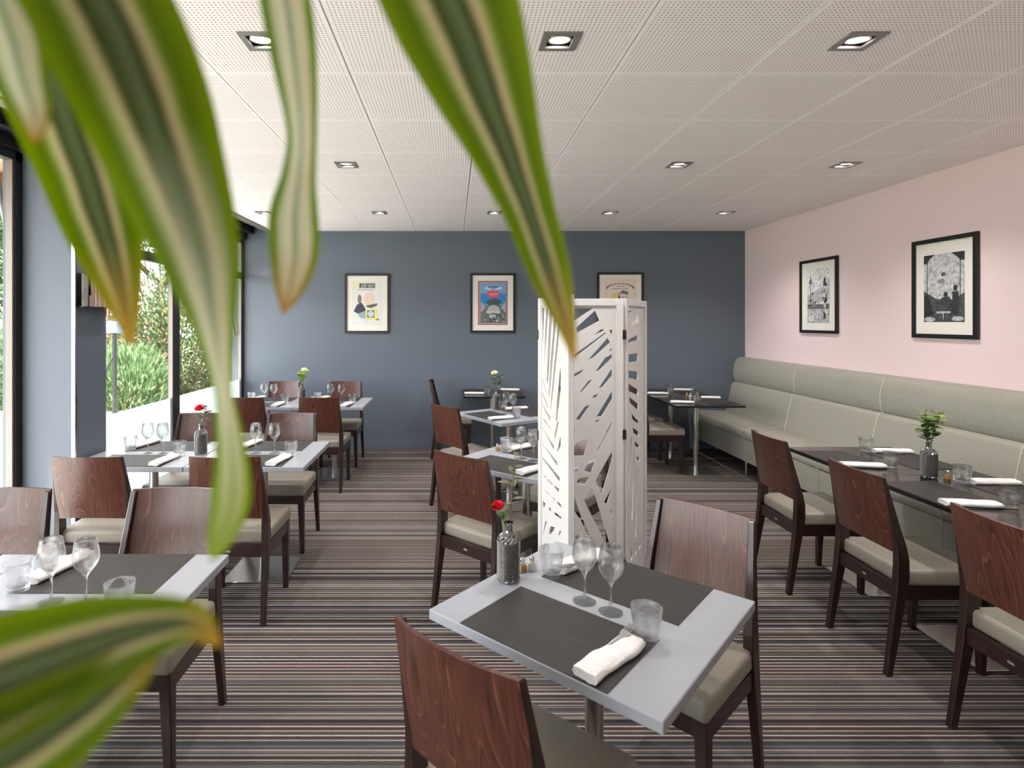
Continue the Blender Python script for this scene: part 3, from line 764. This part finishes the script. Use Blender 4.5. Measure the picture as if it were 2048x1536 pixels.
for z in (1.53, 1.02, .35):
    ob('hinge', MB().box((P1.x - .004, P1.y - .017, z - .024), (P1.x + .014, P1.y + .01, z + .024)).mesh('hinge', M['hinge']), screen)
    ob('hinge', MB().box((P0.x - .006, P0.y - .034, z - .024), (P0.x + .012, P0.y - .012, z + .024)).mesh('hinge', M['hinge']), screen)

# ------------------------------------------------------------------ flowers
def leaf_blade(L, w, bend=.2, n=5):
    v, f = [], []
    for k in range(n + 1):
        t = k / n; ww = w * math.sin(math.pi * min(.97, .06 + .94 * t)) ** .8
        z = -bend * L * t * t
        v += [(-ww, L * t, z + .12 * ww), (0, L * t, z), (ww, L * t, z + .12 * ww)]
    for k in range(n):
        a = 3 * k; f += [(a, a + 1, a + 4, a + 3), (a + 1, a + 2, a + 5, a + 4)]
    return v, f
def orient(vs, base, direction, roll):
    y = Vector(direction).normalized(); x = y.cross(Vector((0, 0, 1)))
    if x.length < .01: x = Vector((1, 0, 0))
    x.normalize(); z = x.cross(y); m = Matrix((x, y, z)).transposed() @ Matrix.Rotation(roll, 3, 'Y')
    return [Vector(base) + m @ Vector(v) for v in vs]
def rose_mesh(r=.022):
    b = MB(); rnd = random.Random(4)
    for ring, (n, rr, h, tilt) in enumerate(((3, .25, .95, .1), (5, .55, .8, .35), (6, .85, .62, .75), (6, 1.0, .4, 1.1))):
        for i in range(n):
            a = 2 * math.pi * (i + .4 * ring) / n; v, f = [], []
            for p in range(4):
                for q in range(5):
                    u = (q - 2) / 2; t = p / 3; rad = r * (rr * .35 + rr * .65 * t ** .7 * (1 + .25 * tilt * t)); ang = a + u * .75 * (1 - .25 * t)
                    v.append((rad * math.cos(ang), rad * math.sin(ang), r * (h * 1.3 * t - .12 * u * u * t) + .0))
            for p in range(3):
                for q in range(4):
                    c = p * 5 + q; f.append((c, c + 1, c + 6, c + 5))
            b.add(v, f)
    return b
def sprig(name, label, cat, base, tip, leafmat_, nleaf, L, w, seed, twig='stem', blossom=None, group=None):
    rnd = random.Random(seed)
    base, tip = Vector(base), Vector(tip)
    t = thing(name, label, cat, base, None, group)
    d = tip - base; pts = [Vector((0, 0, 0)), d * .35 + Vector((-d.x * .12, -d.y * .12, .0)), d * .7 + Vector((-d.x * .05, -d.y * .05, .004)), d]
    ob('stem', MB().tube(pts, [.0016, .0015, .0013, .001], 6).mesh('stem', M[twig], True), t)
    for k in range(nleaf):
        s = .45 + .55 * (k + .5) / nleaf; p = pts[1].lerp(pts[3], max(0, (s - .35) / .65)); a = k * 2.4 + rnd.uniform(-.4, .4)
        v, f = leaf_blade(L * rnd.uniform(.75, 1.15), w * rnd.uniform(.8, 1.2), rnd.uniform(.05, .35))
        vv = orient(v, p, (math.cos(a), math.sin(a), rnd.uniform(.15, .9)), rnd.uniform(-.4, .4))
        ob('leaf', mesh('leaf', vv, f, M[leafmat_], True), t)
    if blossom:
        m_, r = blossom; me = rose_mesh(r).mesh('blossom', M[m_], True)
        me.transform(Matrix.Translation(d) @ Vector((0, 0, 1)).rotation_difference(Vector((d.x, d.y - .05, .12))).to_matrix().to_4x4())
        ob('blossom', me, t)
    return t
def vase(p, name): return tag(ob('bottle_vase', vase_m, None, p), 'textured smoked glass bottle vase ' + name, 'vase', 'textured bottle vases')
def local(key, u, v): return A_TABLES[key] @ Vector((u - .35, v - .35, TH))

p = local('front', .062, .31); vase(p, 'on the angled table before the cut-out screen')
q = p + Vector((0, 0, .13))
sprig('red_rose', 'red rose bent over, in vase on the table before the screen', 'flower', q, q + Vector((-.035, -.02, .115)), 'leaf_green', 5, .044, .015, 3, 'stem', ('rose', .018), 'flowers in vases')
sprig('olive_twig', 'tall brown olive twig in vase on the table before the screen', 'twig', q + Vector((.003, .003, 0)), q + Vector((.022, .0, .285)), 'olive', 12, .046, .010, 6, 'twig', None, 'flowers in vases')
shakers(A_TABLES['front'], .060, .392, 'table before the screen')
p = local('2aisle', -.045, .33); vase(p, 'holding a red rose on window row level with the pillar')
q = p + Vector((0, 0, .13))
sprig('red_rose', 'upright red rose in vase on window row level with the pillar', 'flower', q, q + Vector((.0, -.01, .155)), 'leaf_green', 4, .04, .014, 5, 'stem', ('rose', .028), 'flowers in vases')
sprig('green_sprig', 'green leaf sprig beside the upright red rose on window row', 'sprig', q + Vector((.003, 0, 0)), q + Vector((.035, .0, .185)), 'leaf_green', 8, .046, .017, 8, 'stem', None, 'flowers in vases')
shakers(A_TABLES['2aisle'], .06, .36, 'window row level with the pillar')
p = local('1aisle', .0, .37); vase(p, 'holding lime leaves on window row nearest the blue wall')
q = p + Vector((0, 0, .13))
sprig('lime_sprig', 'lime green leafy sprig with pale bloom on window row nearest blue wall', 'sprig', q, q + Vector((.03, -.02, .20)), 'leaf_lime', 14, .07, .024, 11, 'stem', ('cream', .028), 'flowers in vases')
sprig('lime_sprig', 'plain lime green leafy sprig without bloom on window row by blue wall', 'sprig', q + Vector((.003, .002, 0)), q + Vector((-.02, .01, .17)), 'leaf_lime', 12, .065, .022, 12, 'stem', None, 'flowers in vases')
shakers(A_TABLES['1aisle'], .09, .42, 'window row nearest the blue wall')
p = local('mb', .085, .40); vase(p, 'holding pale flowers on the angled table near the prints')
q = p + Vector((0, 0, .13))
sprig('pale_flower', 'cream flower with green leaves on the angled table near the prints', 'flower', q, q + Vector((-.02, -.01, .215)), 'leaf_green', 9, .055, .018, 21, 'stem', ('cream', .028), 'flowers in vases')
sprig('green_sprig', 'thin green sprig beside the cream flower on the angled table', 'sprig', q + Vector((.003, 0, 0)), q + Vector((.05, .0, .20)), 'olive', 11, .05, .012, 22, 'stem', None, 'flowers in vases')
shakers(A_TABLES['mb'], .11, .45, 'angled table near the prints')
shakers(A_TABLES['mm'], .09, .42, 'angled table behind the screen')
p = local('r2', .045, .335); vase(p, 'holding leafy greens on the dark bench tables')
q = p + Vector((0, 0, .13))
for k, (dx, dz) in enumerate(((-.03, .20), (.0, .23), (.045, .22), (.075, .195), (-.05, .15))):
    nm = ('upright', 'tallest', 'leaning', 'arching', 'low')[k]
    sprig('leafy_sprig', '%s leafy green sprig in the vase on the dark bench tables' % nm, 'sprig', q + Vector((.002 * k - .004, 0, 0)), q + Vector((dx, (-.03, .02, -.01, .02, -.02)[k], dz)), ('leaf_green', 'leaf_lime', 'leaf_lime', 'leaf_green', 'leaf_green')[k], 16, .05, .014, 30 + k, 'stem', None, 'sprigs in the bench table vase')
shakers(A_TABLES['r2'], .085, .40, 'dark bench tables')
shakers(A_TABLES['b1'], .05, .38, 'dark bench pair by the blue wall')

# ------------------------------------------------------------------ framed prints
def circle(cx, cy, rx, ry=None, n=20, a0=0, a1=360):
    ry = ry or rx
    return [(cx + rx * math.cos(R(a0 + (a1 - a0) * k / (n if a1 - a0 == 360 else n - 1))), cy + ry * math.sin(R(a0 + (a1 - a0) * k / (n if a1 - a0 == 360 else n - 1)))) for k in range(n)]
def rect(x0, y0, x1, y1): return [(x0, y0), (x1, y0), (x1, y1), (x0, y1)]
def picture(label, Wd, H, fw, shapes, mat, loc, rotz):
    """hangs in the local x,z plane, front toward -y"""
    t = thing('framed_print', label, 'picture', loc, rotz, 'black framed prints')
    b = MB()
    for x0, z0, x1, z1 in ((-Wd / 2, -H / 2, Wd / 2, -H / 2 + fw), (-Wd / 2, H / 2 - fw, Wd / 2, H / 2), (-Wd / 2, -H / 2 + fw, -Wd / 2 + fw, H / 2 - fw), (Wd / 2 - fw, -H / 2 + fw, Wd / 2, H / 2 - fw)):
        b.box((x0, -.022, z0), (x1, 0, z1))
    ob('frame', b.mesh('frame', M['frame']), t)
    ob('mount', MB().box((-Wd / 2 + fw, -.010, -H / 2 + fw), (Wd / 2 - fw, -.004, H / 2 - fw)).mesh('mount', M['mount']), t)
    v, f, cols = [], [], []
    for k, (poly, c) in enumerate(shapes):
        n0 = len(v); v += [(x, -.0105 - .00012 * k, z) for x, z in poly]
        a = sum(poly[i][0] * poly[(i + 1) % len(poly)][1] - poly[(i + 1) % len(poly)][0] * poly[i][1] for i in range(len(poly)))
        q = tuple(range(n0, n0 + len(poly))); f.append(q if a > 0 else q[::-1]); cols += [(*lin(c), 1)] * len(poly)
    me = mesh('print', v, f, mat); at = me.color_attributes.new('ink', 'FLOAT_COLOR', 'POINT')
    for d, c in zip(at.data, cols): d.color = c
    ob('print', me, t); return t
rp = random.Random(2)
sh = [(rect(-.19, -.28, .19, .28), (226, 226, 222)), (rect(-.19, .19, -.10, .28), (226, 226, 196)), (rect(-.10, .19, .10, .25), (112, 112, 112))]
for k in range(9): x = -.09 + .02 * k; sh.append((rect(x, .2, x + .012, .2 + rp.uniform(.02, .045)), rp.choice([(40, 40, 42), (200, 200, 196), (150, 150, 150)])))
sh += [(rect(-.12, .165, .08, .172), (150, 150, 150)), (circle(-.03, .06, .085, .10), (238, 232, 228)), (circle(.02, .05, .065, .085), (236, 206, 190)), (circle(-.095, .05, .025, .06), (120, 116, 120)),
       ([(-.02, -.03), (.13, .0), (.12, -.03), (.05, -.06), (.0, -.05)], (92, 84, 96)), ([(-.17, -.1), (-.13, -.02), (-.07, .01), (-.02, -.07), (-.03, -.12), (-.12, -.13)], (58, 56, 72)),
       ([(-.12, -.13), (-.03, -.1), (0, -.2), (-.09, -.18)], (150, 172, 196)), (rect(-.02, -.21, .13, -.07), (226, 222, 140)), (rect(.0, -.18, .09, -.09), (96, 100, 70)), (circle(.045, -.135, .04), (196, 208, 228)),
       ([(-.1, -.19), (.0, -.21), (.02, -.25), (-.03, -.24)], (210, 214, 226)), ([(.1, -.2), (.15, -.19), (.14, -.22)], (120, 110, 100))]
picture('black framed colour caricature of a head over a yellow box', .56, .745, .028, sh, M['art'], (-1.08, YB - .001, 1.822), 0)
sh = [(rect(-.185, -.275, .185, .275), (150, 84, 88)), (rect(-.172, -.262, .172, .262), (196, 150, 150)), (rect(-.155, -.25, .165, .25), (122, 164, 212)),
      (rect(-.155, -.02, .165, .12), (46, 132, 204)), (rect(-.155, -.25, .165, -.03), (104, 112, 116)), ([(-.09, .02), (-.03, -.06), (.06, -.06), (.11, .03), (.02, .06)], (66, 84, 80)),
      (circle(.005, .11, .085, .042), (222, 76, 84)), (circle(.005, .11, .066, .02), (236, 128, 132))]
for k in range(11): sh.append((rect(-.08 + .0155 * k, .19, -.07 + .0155 * k, .207), (70, 74, 84)))
for s in (-1, 1): sh.append(([(.005, .16), (.005 + s * .09, .21), (.005 + s * .11, .17)], (206, 214, 212))); sh.append(([(.005 + s * .1, -.06), (.005 + s * .15, .02), (.005 + s * .155, -.12)], (168, 172, 178)))
sh += [(circle(.01, -.1, .08, .075, a0=0, a1=180), (176, 178, 182)), (rect(-.08, -.13, .09, -.1), (196, 198, 200)), (circle(.005, -.17, .055, .045), (60, 66, 66)), (circle(.005, -.17, .04, .03), (172, 178, 176))]
for k in range(26): a, c = rp.uniform(-.14, .15), rp.uniform(-.24, -.14); sh.append((circle(a, c, rp.uniform(.006, .016), n=7), rp.choice([(150, 156, 158), (196, 198, 198), (74, 80, 84)])))
picture('black framed blue ornamental cover print with red oval panel', .565, .745, .028, sh, M['art'], (.492, YB - .001, 1.826), 0)
sh = [(rect(-.20, -.29, .20, .29), (234, 216, 196)), (rect(-.17, -.27, .16, .26), (240, 224, 212))]
for k in range(15): a = R(180 - 12 * k - 6); sh.append((rect(.165 * math.cos(a) - .008, .16 + .06 * math.sin(a), .165 * math.cos(a) + .006, .182 + .06 * math.sin(a)), (92, 80, 76)))
for z, w in ((.195, .05), (.165, .10)): sh.append((rect(-w, z, w, z + .007), (150, 136, 128)))
sh += [(circle(-.03, .05, .09, .07), (236, 206, 150)), (circle(.05, .06, .058, .075), (226, 214, 206)), ([(-.03, .1), (.03, .15), (.1, .13), (.1, .09), (.02, .11)], (120, 112, 116)), ([(-.02, .1), (.01, .04), (.0, -.02), (-.03, .06)], (104, 84, 74)),
       (circle(.035, .06, .008), (90, 80, 80)), (circle(.075, .06, .008), (90, 80, 80)), (rect(.03, .005, .08, .012), (120, 90, 86)), ([(-.06, -.02), (.12, -.02), (.15, -.16), (-.1, -.16)], (88, 82, 92))]
picture('black framed cream print of a capped figure, partly hidden by the screen', .585, .745, .028, sh, M['art'], (2.088, YB - .001, 1.836), 0)
g = lambda v: (v, v, v + 3)
sh = [(rect(-.17, -.27, .17, .27), g(244)), ([(-.17, -.1), (.17, -.04), (.17, .16), (.05, .08), (-.17, .02)], g(206)), (rect(-.17, -.27, .17, -.1), g(206)), (rect(-.17, -.13, .17, -.08), g(130))]
sh += [(rect(-.125, -.1, -.115, .2), g(90)), ([(-.15, .13), (-.12, .2), (-.09, .13)], g(140))]
for k in range(7): z = -.2 + .055 * k; x = .10 + .02 * (k % 2); sh += [(circle(x, z + .03, .013, .017, n=9), g(60)), (rect(x - .018, z - .03, x + .018, z + .014), g(236 if k % 3 else 90))]
for k in range(16): x, z = rp.uniform(-.15, .16), rp.uniform(-.25, .05); sh.append((circle(x, z, rp.uniform(.006, .014), n=7), g(rp.choice([60, 110, 235]))))
sh += [([(-.15, -.2), (-.06, -.19), (-.05, -.25), (-.15, -.25)], g(240))]
picture('black framed engraving of acrobats, on pink wall closer to the blue wall', .58, .745, .03, sh, M['engrave'], (XR - .001, 5.65, 1.850), R(-90))
sh = [(rect(-.175, -.255, .175, .255), g(214)), ([(-.175, -.255), (.175, -.255), (.175, -.04), (.08, -.09), (-.06, -.08), (-.175, -.02)], g(92)), (rect(-.147, -.1, -.14, .25), g(62)), (rect(.135, -.08, .142, .25), g(62)),
      ([(-.175, .255), (-.175, .19), (-.145, .19), (-.12, .225), (-.07, .255)], g(58)), ([(.175, .255), (.175, .19), (.14, .19), (.11, .225), (.06, .255)], g(58)),
      (circle(.1, -.005, .018, .022), g(60)), ([(.075, -.03), (.125, -.03), (.13, -.2), (.07, -.2)], g(66)), (circle(.02, -.05, .018, .02), g(60)), ([(-.01, -.07), (.05, -.065), (.08, -.11), (.06, -.2), (.0, -.2), (.0, -.13), (-.06, -.12)], g(78)),
      ([(-.17, -.06), (-.13, -.05), (-.11, -.12), (-.08, -.2), (-.17, -.22)], g(56)), (rect(-.06, -.19, .06, -.175), g(200)), (rect(-.003, -.24, .003, -.18), g(210)),
      (circle(-.12, -.235, .05, .018), g(210)), (circle(.12, -.23, .05, .018), g(200)), (circle(.0, .1, .02, .014), g(96)), (rect(-.02, .113, .02, .116), g(110)), (circle(-.02, .05, .035, .018), g(150))]
picture('black framed engraving of seated men under an arch, on pink wall', .56, .755, .032, sh, M['engrave'], (XR - .001, 4.205, 1.847), R(-90))
# card holder on the pillar
h = thing('card_holder', 'shallow wall box with grey and dusty pink picture cards on the pillar', 'card holder', (-2.31, 3.6, 1.79))
b = MB().box((0, -.140, -.105), (.006, .165, .105)).box((0, -.140, -.105), (.05, .165, -.100)); ob('back_plate', b.mesh('back_plate', M['black']), h)
cg_ = plain('card_grey', (150, 150, 148), .4, noise=.3, scale=18); cp_ = plain('card_pink', (172, 140, 136), .4, noise=.15, scale=14); cw_ = plain('card_pale', (226, 214, 208), .4)
ob('card', MB().box((.03, -.132, -.1), (.034, -.075, .1)).mesh('card', cg_), h); ob('card', MB().box((.03, -.045, -.1), (.034, .16, .1)).mesh('card', cp_), h)
ob('card', MB().box((.036, -.07, -.1), (.040, .16, -.03)).mesh('card', cp_), h)
for y in (-.02, .02, .07): ob('pale_strip', MB().box((.041, y, -.1), (.043, y + .008, .03)).mesh('strip', cw_), h)

# ------------------------------------------------------------------ foreground plant
ST1 = [(0, (118, 142, 0)), (.18, (84, 110, 0)), (.24, (130, 148, 66)), (.31, (200, 186, 142)), (.38, (62, 74, 26)), (.52, (98, 112, 76)), (.60, (54, 66, 20)), (.68, (198, 180, 138)), (.74, (116, 138, 40)), (.80, (82, 108, 0)), (1, (122, 146, 0))]
ST2 = [(0, (120, 150, 60)), (.14, (96, 128, 14)), (.22, (196, 200, 160)), (.42, (226, 222, 196)), (.52, (128, 152, 110)), (.60, (214, 212, 180)), (.80, (222, 214, 178)), (.88, (120, 146, 20)), (1, (104, 134, 4))]
LM1 = leafmat('striped_leaf', ST1, (196, 150, 40)); LM2 = leafmat('pale_striped_leaf', ST2, (178, 186, 40)); LM3 = leafmat('pale_leaf_browning', ST2, (176, 120, 30))
LMB = blend_leaf('fading_striped_leaf', ST1, ST2, (150, 176, 24), .45, .72)
plant = thing('dracaena_plant', 'tall potted dracaena with long drooping green and cream striped leaves', 'plant', (-.62, -.12, 0))
def cat(P, n):
    out = []; Q = [tuple(2 * a - b_ for a, b_ in zip(P[0], P[1]))] + list(P) + [tuple(2 * a - b_ for a, b_ in zip(P[-1], P[-2]))]
    m_ = len(P) - 1
    for k in range(n + 1):
        s = k / n * m_; i = min(int(s), m_ - 1); t = s - i; p0, p1, p2, p3 = Q[i:i + 4]
        out.append(tuple(.5 * (2 * b_ + (c - a) * t + (2 * a - 5 * b_ + 4 * c - d) * t * t + (3 * b_ - a - 3 * c + d) * t ** 3) for a, b_, c, d in zip(p0, p1, p2, p3)))
    return out
def long_leaf(root, ctl, mat, fold=.18):
    """root: world points before the leaf enters view (x,y,z,halfwidth m); ctl: (px, py, depth, halfwidth px, roll deg)"""
    P = [(x, y, z, hw, 0) for x, y, z, hw in root]
    for px, py, d, hw, roll in ctl:
        w = at_depth(px, py, d); P.append((w.x, w.y, w.z, hw * d / FPX, roll))
    C = cat(P, 64); v, f, uv = [], [], []; nc = 9
    for k, (x, y, z, hw, roll) in enumerate(C):
        a = C[max(k - 1, 0)]; c = C[min(k + 1, len(C) - 1)]
        t = Vector((c[0] - a[0], c[1] - a[1], c[2] - a[2])).normalized()
        pc = Vector((x, y, z)); view = (pc - Vector((0, 0, EYE))).normalized()
        side = t.cross(view).normalized(); nrm = side.cross(t).normalized()
        sd = side * math.cos(R(roll)) + nrm * math.sin(R(roll)); nn = nrm * math.cos(R(roll)) - side * math.sin(R(roll))
        hw = max(hw, .0006)
        for i in range(nc):
            u = -1 + 2 * i / (nc - 1); v.append(pc + sd * (u * hw) + nn * (hw * fold * (1 - abs(u)))); uv.append((i / (nc - 1), k / 64))
    for k in range(64):
        for i in range(nc - 1):
            a = k * nc + i; f.append((a, a + 1, a + nc + 1, a + nc))
    me = mesh('leaf', [tuple(p_ - Vector(plant.location)) for p_ in v], f, mat, True)
    ul = me.uv_layers.new(name='UVMap')
    for lp in me.loops: ul.data[lp.index].uv = uv[lp.vertex_index]
    ob('leaf', me, plant)
CR = (-.52, -.02, 1.93)
def top_leaf(px, d, hw, ctl, mat):      # rises out of view, arches over and joins the crown
    a = at_depth(px - 60, -420, d * .97); e = at_depth(px - 150, -820, d * .90)
    long_leaf([(*CR, .010), ((CR[0] + e.x) / 2, (CR[1] + e.y) / 2, max(CR[2], e.z) + .12, .016), (e.x, e.y, e.z, hw * .8 * d / FPX), (a.x, a.y, a.z, hw * d / FPX)], ctl, mat)
top_leaf(-60, .30, 80, [(-20, -120, .30, 88, 0), (50, 30, .31, 98, 10), (115, 180, .32, 100, 15), (172, 340, .33, 84, 10), (214, 480, .335, 66, 0), (246, 600, .34, 34, 0), (262, 692, .34, 3, 0)], LM1)
top_leaf(80, .26, 120, [(130, -120, .26, 130, 0), (218, 40, .265, 135, 0), (290, 200, .27, 128, 8), (345, 350, .275, 108, 10), (396, 500, .28, 80, 0), (428, 640, .285, 48, 20), (446, 780, .29, 24, 40), (462, 900, .29, 30, 10), (462, 1000, .29, 38, 0), (440, 1080, .29, 24, 0), (424, 1122, .29, 3, 0)], LMB)
top_leaf(-130, .27, 60, [(-60, -120, .27, 62, 0), (10, 40, .275, 62, 0), (44, 160, .28, 46, 0), (66, 230, .28, 30, 0), (72, 285, .28, 5, 0)], LM3)
top_leaf(520, .34, 44, [(545, -130, .34, 46, 0), (574, 20, .345, 50, 0), (592, 150, .35, 44, 20), (604, 270, .35, 34, 30), (598, 350, .35, 34, 10), (588, 430, .352, 48, 0), (588, 510, .354, 48, 0), (578, 580, .355, 28, 0), (566, 628, .355, 3, 0)], LM3)
top_leaf(780, .31, 120, [(835, -140, .31, 130, 0), (908, 20, .32, 128, 0), (962, 160, .33, 104, 0), (1014, 300, .34, 72, 0), (1058, 420, .35, 52, 0), (1098, 540, .355, 42, 0), (1132, 650, .36, 20, 0), (1150, 722, .36, 3, 0)], LM1)
CR2 = (-.55, .02, 1.36)
long_leaf([(*CR2, .012), (-.36, .12, 1.40, .03)], [(-360, 1500, .195, 120, 0), (-160, 1420, .20, 125, 0), (20, 1350, .21, 120, 0), (180, 1290, .22, 92, 0), (310, 1252, .225, 58, 0), (390, 1248, .23, 34, 10), (440, 1290, .23, 5, 0)], LM1)
long_leaf([(*CR2, .012), (-.34, .10, 1.34, .03)], [(-360, 1710, .18, 110, 0), (-150, 1600, .19, 115, 0), (10, 1510, .20, 108, 0), (140, 1430, .21, 84, 0), (250, 1350, .22, 50, 0), (330, 1285, .225, 4, 0)], LM1)
pl = Vector(plant.location)
bark = plain('cane_bark', (140, 120, 96), .8, noise=.3, scale=40, bump=.4); pot_m = plain('grey_pot', (120, 118, 116), .6)
for a in (CR, CR2):
    q = Vector(a) - pl; ob('cane', MB().tube([(q.x * .1, q.y * .1, .3), (q.x * .35, q.y * .3, q.z * .5), (q.x * .8, q.y * .8, q.z * .85), q], [.024, .021, .018, .014], 10).mesh('cane', bark, True), plant)
ob('pot', MB().lathe([(.13, 0), (.14, .01), (.18, .34), (.185, .35), (.17, .35), (.165, .31), (.01, .31)], 28).mesh('pot', pot_m, True, 40), plant)
ob('soil', MB().lathe([(.01, .30), (.166, .30), (.166, .315), (.01, .32)], 24).mesh('soil', plain('soil', (52, 40, 32), .95, bump=.6, scale=60)), plant)

# ------------------------------------------------------------------ outside
paving = plain('pale_paving', (226, 222, 214), .8, noise=.05, scale=3)
lawn = plain('lawn', (92, 110, 52), .9, noise=.3, scale=8)
struct('terrace', MB().box((-9.5, -9, -.12), (XL - .15, 10.2, -.02)).mesh('terrace', paving))
struct('ground', MB().box((-60, -40, -.3), (60, 60, -.14)).mesh('ground', lawn))
sof = plain('soffit_wood', (176, 128, 84), .6, noise=.2, scale=6)
ev = struct('eaves', MB().box((-3.75, YF - .15, 2.80), (XL - .12, YB + .15, 2.86)).mesh('eaves', sof))
for k in range(9):
    ob('rafter', MB().box((-3.75, -2.3 + 1.15 * k, 2.66), (XL - .12, -2.22 + 1.15 * k, 2.80)).mesh('rafter', sof), ev)
ob('eaves_beam', MB().box((-3.80, YF - .15, 2.60), (-3.70, YB + .15, 2.80)).mesh('eaves_beam', sof), ev)
for y, (xa, za), (xb, zb), l in ((3.50, (-2.86, 2.66), (-2.70, 1.86), 'beside the glazed door'), (6.98, (-2.93, 2.66), (-2.70, 1.42), 'at the corner of the far window')):
    tag(ob('support_arm', MB().tube([(xa, y, za), (xb, y, zb)], .017, 8).mesh('support_arm', M['lampgrey'], True), None), 'slanted grey metal awning arm outside, ' + l, 'awning arm', 'awning arms')
struct('neighbour_wall', MB().box((-6.0, 13.2, -.14), (-2.2, 13.6, 6.0)).mesh('neighbour_wall', plain('white_render', (244, 240, 236), .8)))
def bush(name, label, centre, rad, n, leaf, mat, seed, group='garden shrubs', up=.3, shell=.55):
    rnd = random.Random(seed); v, f = [], []; cx, cy, cz = centre
    for k in range(n):
        a, z = rnd.uniform(0, 2 * math.pi), rnd.uniform(-1, 1); q = math.sqrt(1 - z * z); r = rnd.uniform(shell, 1) * (1 + .16 * math.sin(3 * a + seed) * math.cos(2.5 * z + seed))
        p = Vector((rad[0] * r * q * math.cos(a), rad[1] * r * q * math.sin(a), rad[2] * r * z))
        if cz + p.z < -.1: continue
        d = (Vector((q * math.cos(a), q * math.sin(a), z + up)) + Vector((rnd.uniform(-.7, .7), rnd.uniform(-.7, .7), rnd.uniform(-.5, .7)))).normalized()
        s = d.cross(Vector((rnd.uniform(-1, 1), rnd.uniform(-1, 1), rnd.uniform(-1, 1)))).normalized(); L = leaf[0] * rnd.uniform(.7, 1.3); w = leaf[1] * rnd.uniform(.7, 1.3)
        n0 = len(v); v += [p, p + d * L * .5 + s * w, p + d * L, p + d * L * .5 - s * w]; f.append((n0, n0 + 1, n0 + 2, n0 + 3))
    t = thing(name, label, 'shrub' if 'tree' not in name else 'tree', (cx, cy, -.14), None, group)
    o = ob('foliage', mesh('foliage', [(p.x, p.y, p.z + cz + .14) for p in v], f, mat), t); o['kind'] = 'stuff'
    br = MB()
    for k in range(5): a = k * 1.26; br.tube([(0, 0, 0), (rad[0] * .2 * math.cos(a), rad[1] * .2 * math.sin(a), (cz + .14) * .5), (rad[0] * .5 * math.cos(a), rad[1] * .5 * math.sin(a), cz + .14 + rad[2] * .3)], [.04, .03, .012], 6)
    ob('stem', br.mesh('stem', M['twig'], True), t); return t
F1 = foliage('photinia_leaves', [(82, 108, 68), (118, 136, 84), (60, 88, 56), (156, 150, 106), (196, 150, 118), (98, 122, 74), (128, 146, 92), (72, 98, 62)])
F2 = foliage('oleander_leaves', [(104, 132, 82), (132, 156, 106), (80, 110, 66), (156, 174, 128)])
F3 = foliage('tree_leaves', [(70, 98, 46), (96, 124, 60), (58, 84, 42), (128, 146, 84)])
F4 = foliage('red_leaves', [(170, 60, 58), (196, 92, 84), (150, 96, 70), (120, 128, 74)])
bush('photinia_shrub', 'large green shrub with orange young leaves outside the windows', (-5.8, 12.0, .8), (1.45, .95, 1.8), 24000, (.085, .022), F1, 1)
bush('oleander_shrub', 'light green narrow leaved shrub in front of the orange tipped one', (-6.15, 10.4, .15), (1.05, .5, 1.0), 11000, (.15, .012), F2, 2, up=.9)
bush('red_shrub', 'red leaved shrub behind the terrace post', (-8.5, 13.4, 1.3), (.9, .8, 1.3), 6000, (.09, .025), F4, 3)
bush('garden_shrub', 'green shrub outside the glazed door', (-9.6, 11.2, .4), (1.5, 1.1, 1.3), 9000, (.10, .026), F2, 4)
bush('garden_tree', 'bushy green tree outside the glazed door', (-12.3, 13.6, 3.4), (2.2, 1.9, 2.6), 16000, (.13, .04), F3, 5, 'garden trees', shell=.3)
bush('garden_tree', 'tall dense tree beside the terrace, past the glazed door', (-10.2, 8.6, 2.6), (1.5, 1.5, 2.4), 12000, (.12, .035), F3, 15, 'garden trees', shell=.3)
tr = bush('branching_tree', 'tree with dark crooked bare branches behind the shrubs', (-9.3, 18.0, 5.0), (3.0, 2.2, 1.7), 9000, (.13, .04), F3, 6, 'garden trees', shell=.2)
tb = MB().tube([(0, 0, 0), (.1, 0, 1.6), (-.1, 0, 2.6), (.5, 0, 3.6), (.6, 0, 4.6)], [.24, .2, .16, .12, .08], 10).tube([(.3, 0, 3.2), (1.0, 0, 3.5), (1.8, 0, 3.35)], [.11, .09, .05], 8).tube([(0, 0, 2.9), (-.8, 0, 3.6), (-1.4, 0, 4.4)], [.11, .08, .05], 8)
ob('trunk', tb.mesh('trunk', plain('dark_bark', (84, 70, 60), .9, bump=.5, scale=30), True), tr)
po = thing('terrace_post', 'thin black terrace post with pale blue head and slanted brace', 'post', (-5.6, 9.35, -.02))
ob('pole', MB().lathe([(.035, 0), (.035, 1.45)], 12).mesh('pole', M['black'], True, 40), po)
ob('base', MB().lathe([(.16, 0), (.16, .03), (.05, .06)], 16).mesh('base', M['black']), po)
ob('brace', MB().tube([(-.22, 0, .62), (0, 0, 1.1)], .014, 8).mesh('brace', M['black'], True), po)
ob('head', bevelled(MB().box((-.16, -.1, 1.42), (.12, .1, 1.62)), 'head', plain('pale_blue', (104, 122, 144), .5), .03, 3), po)
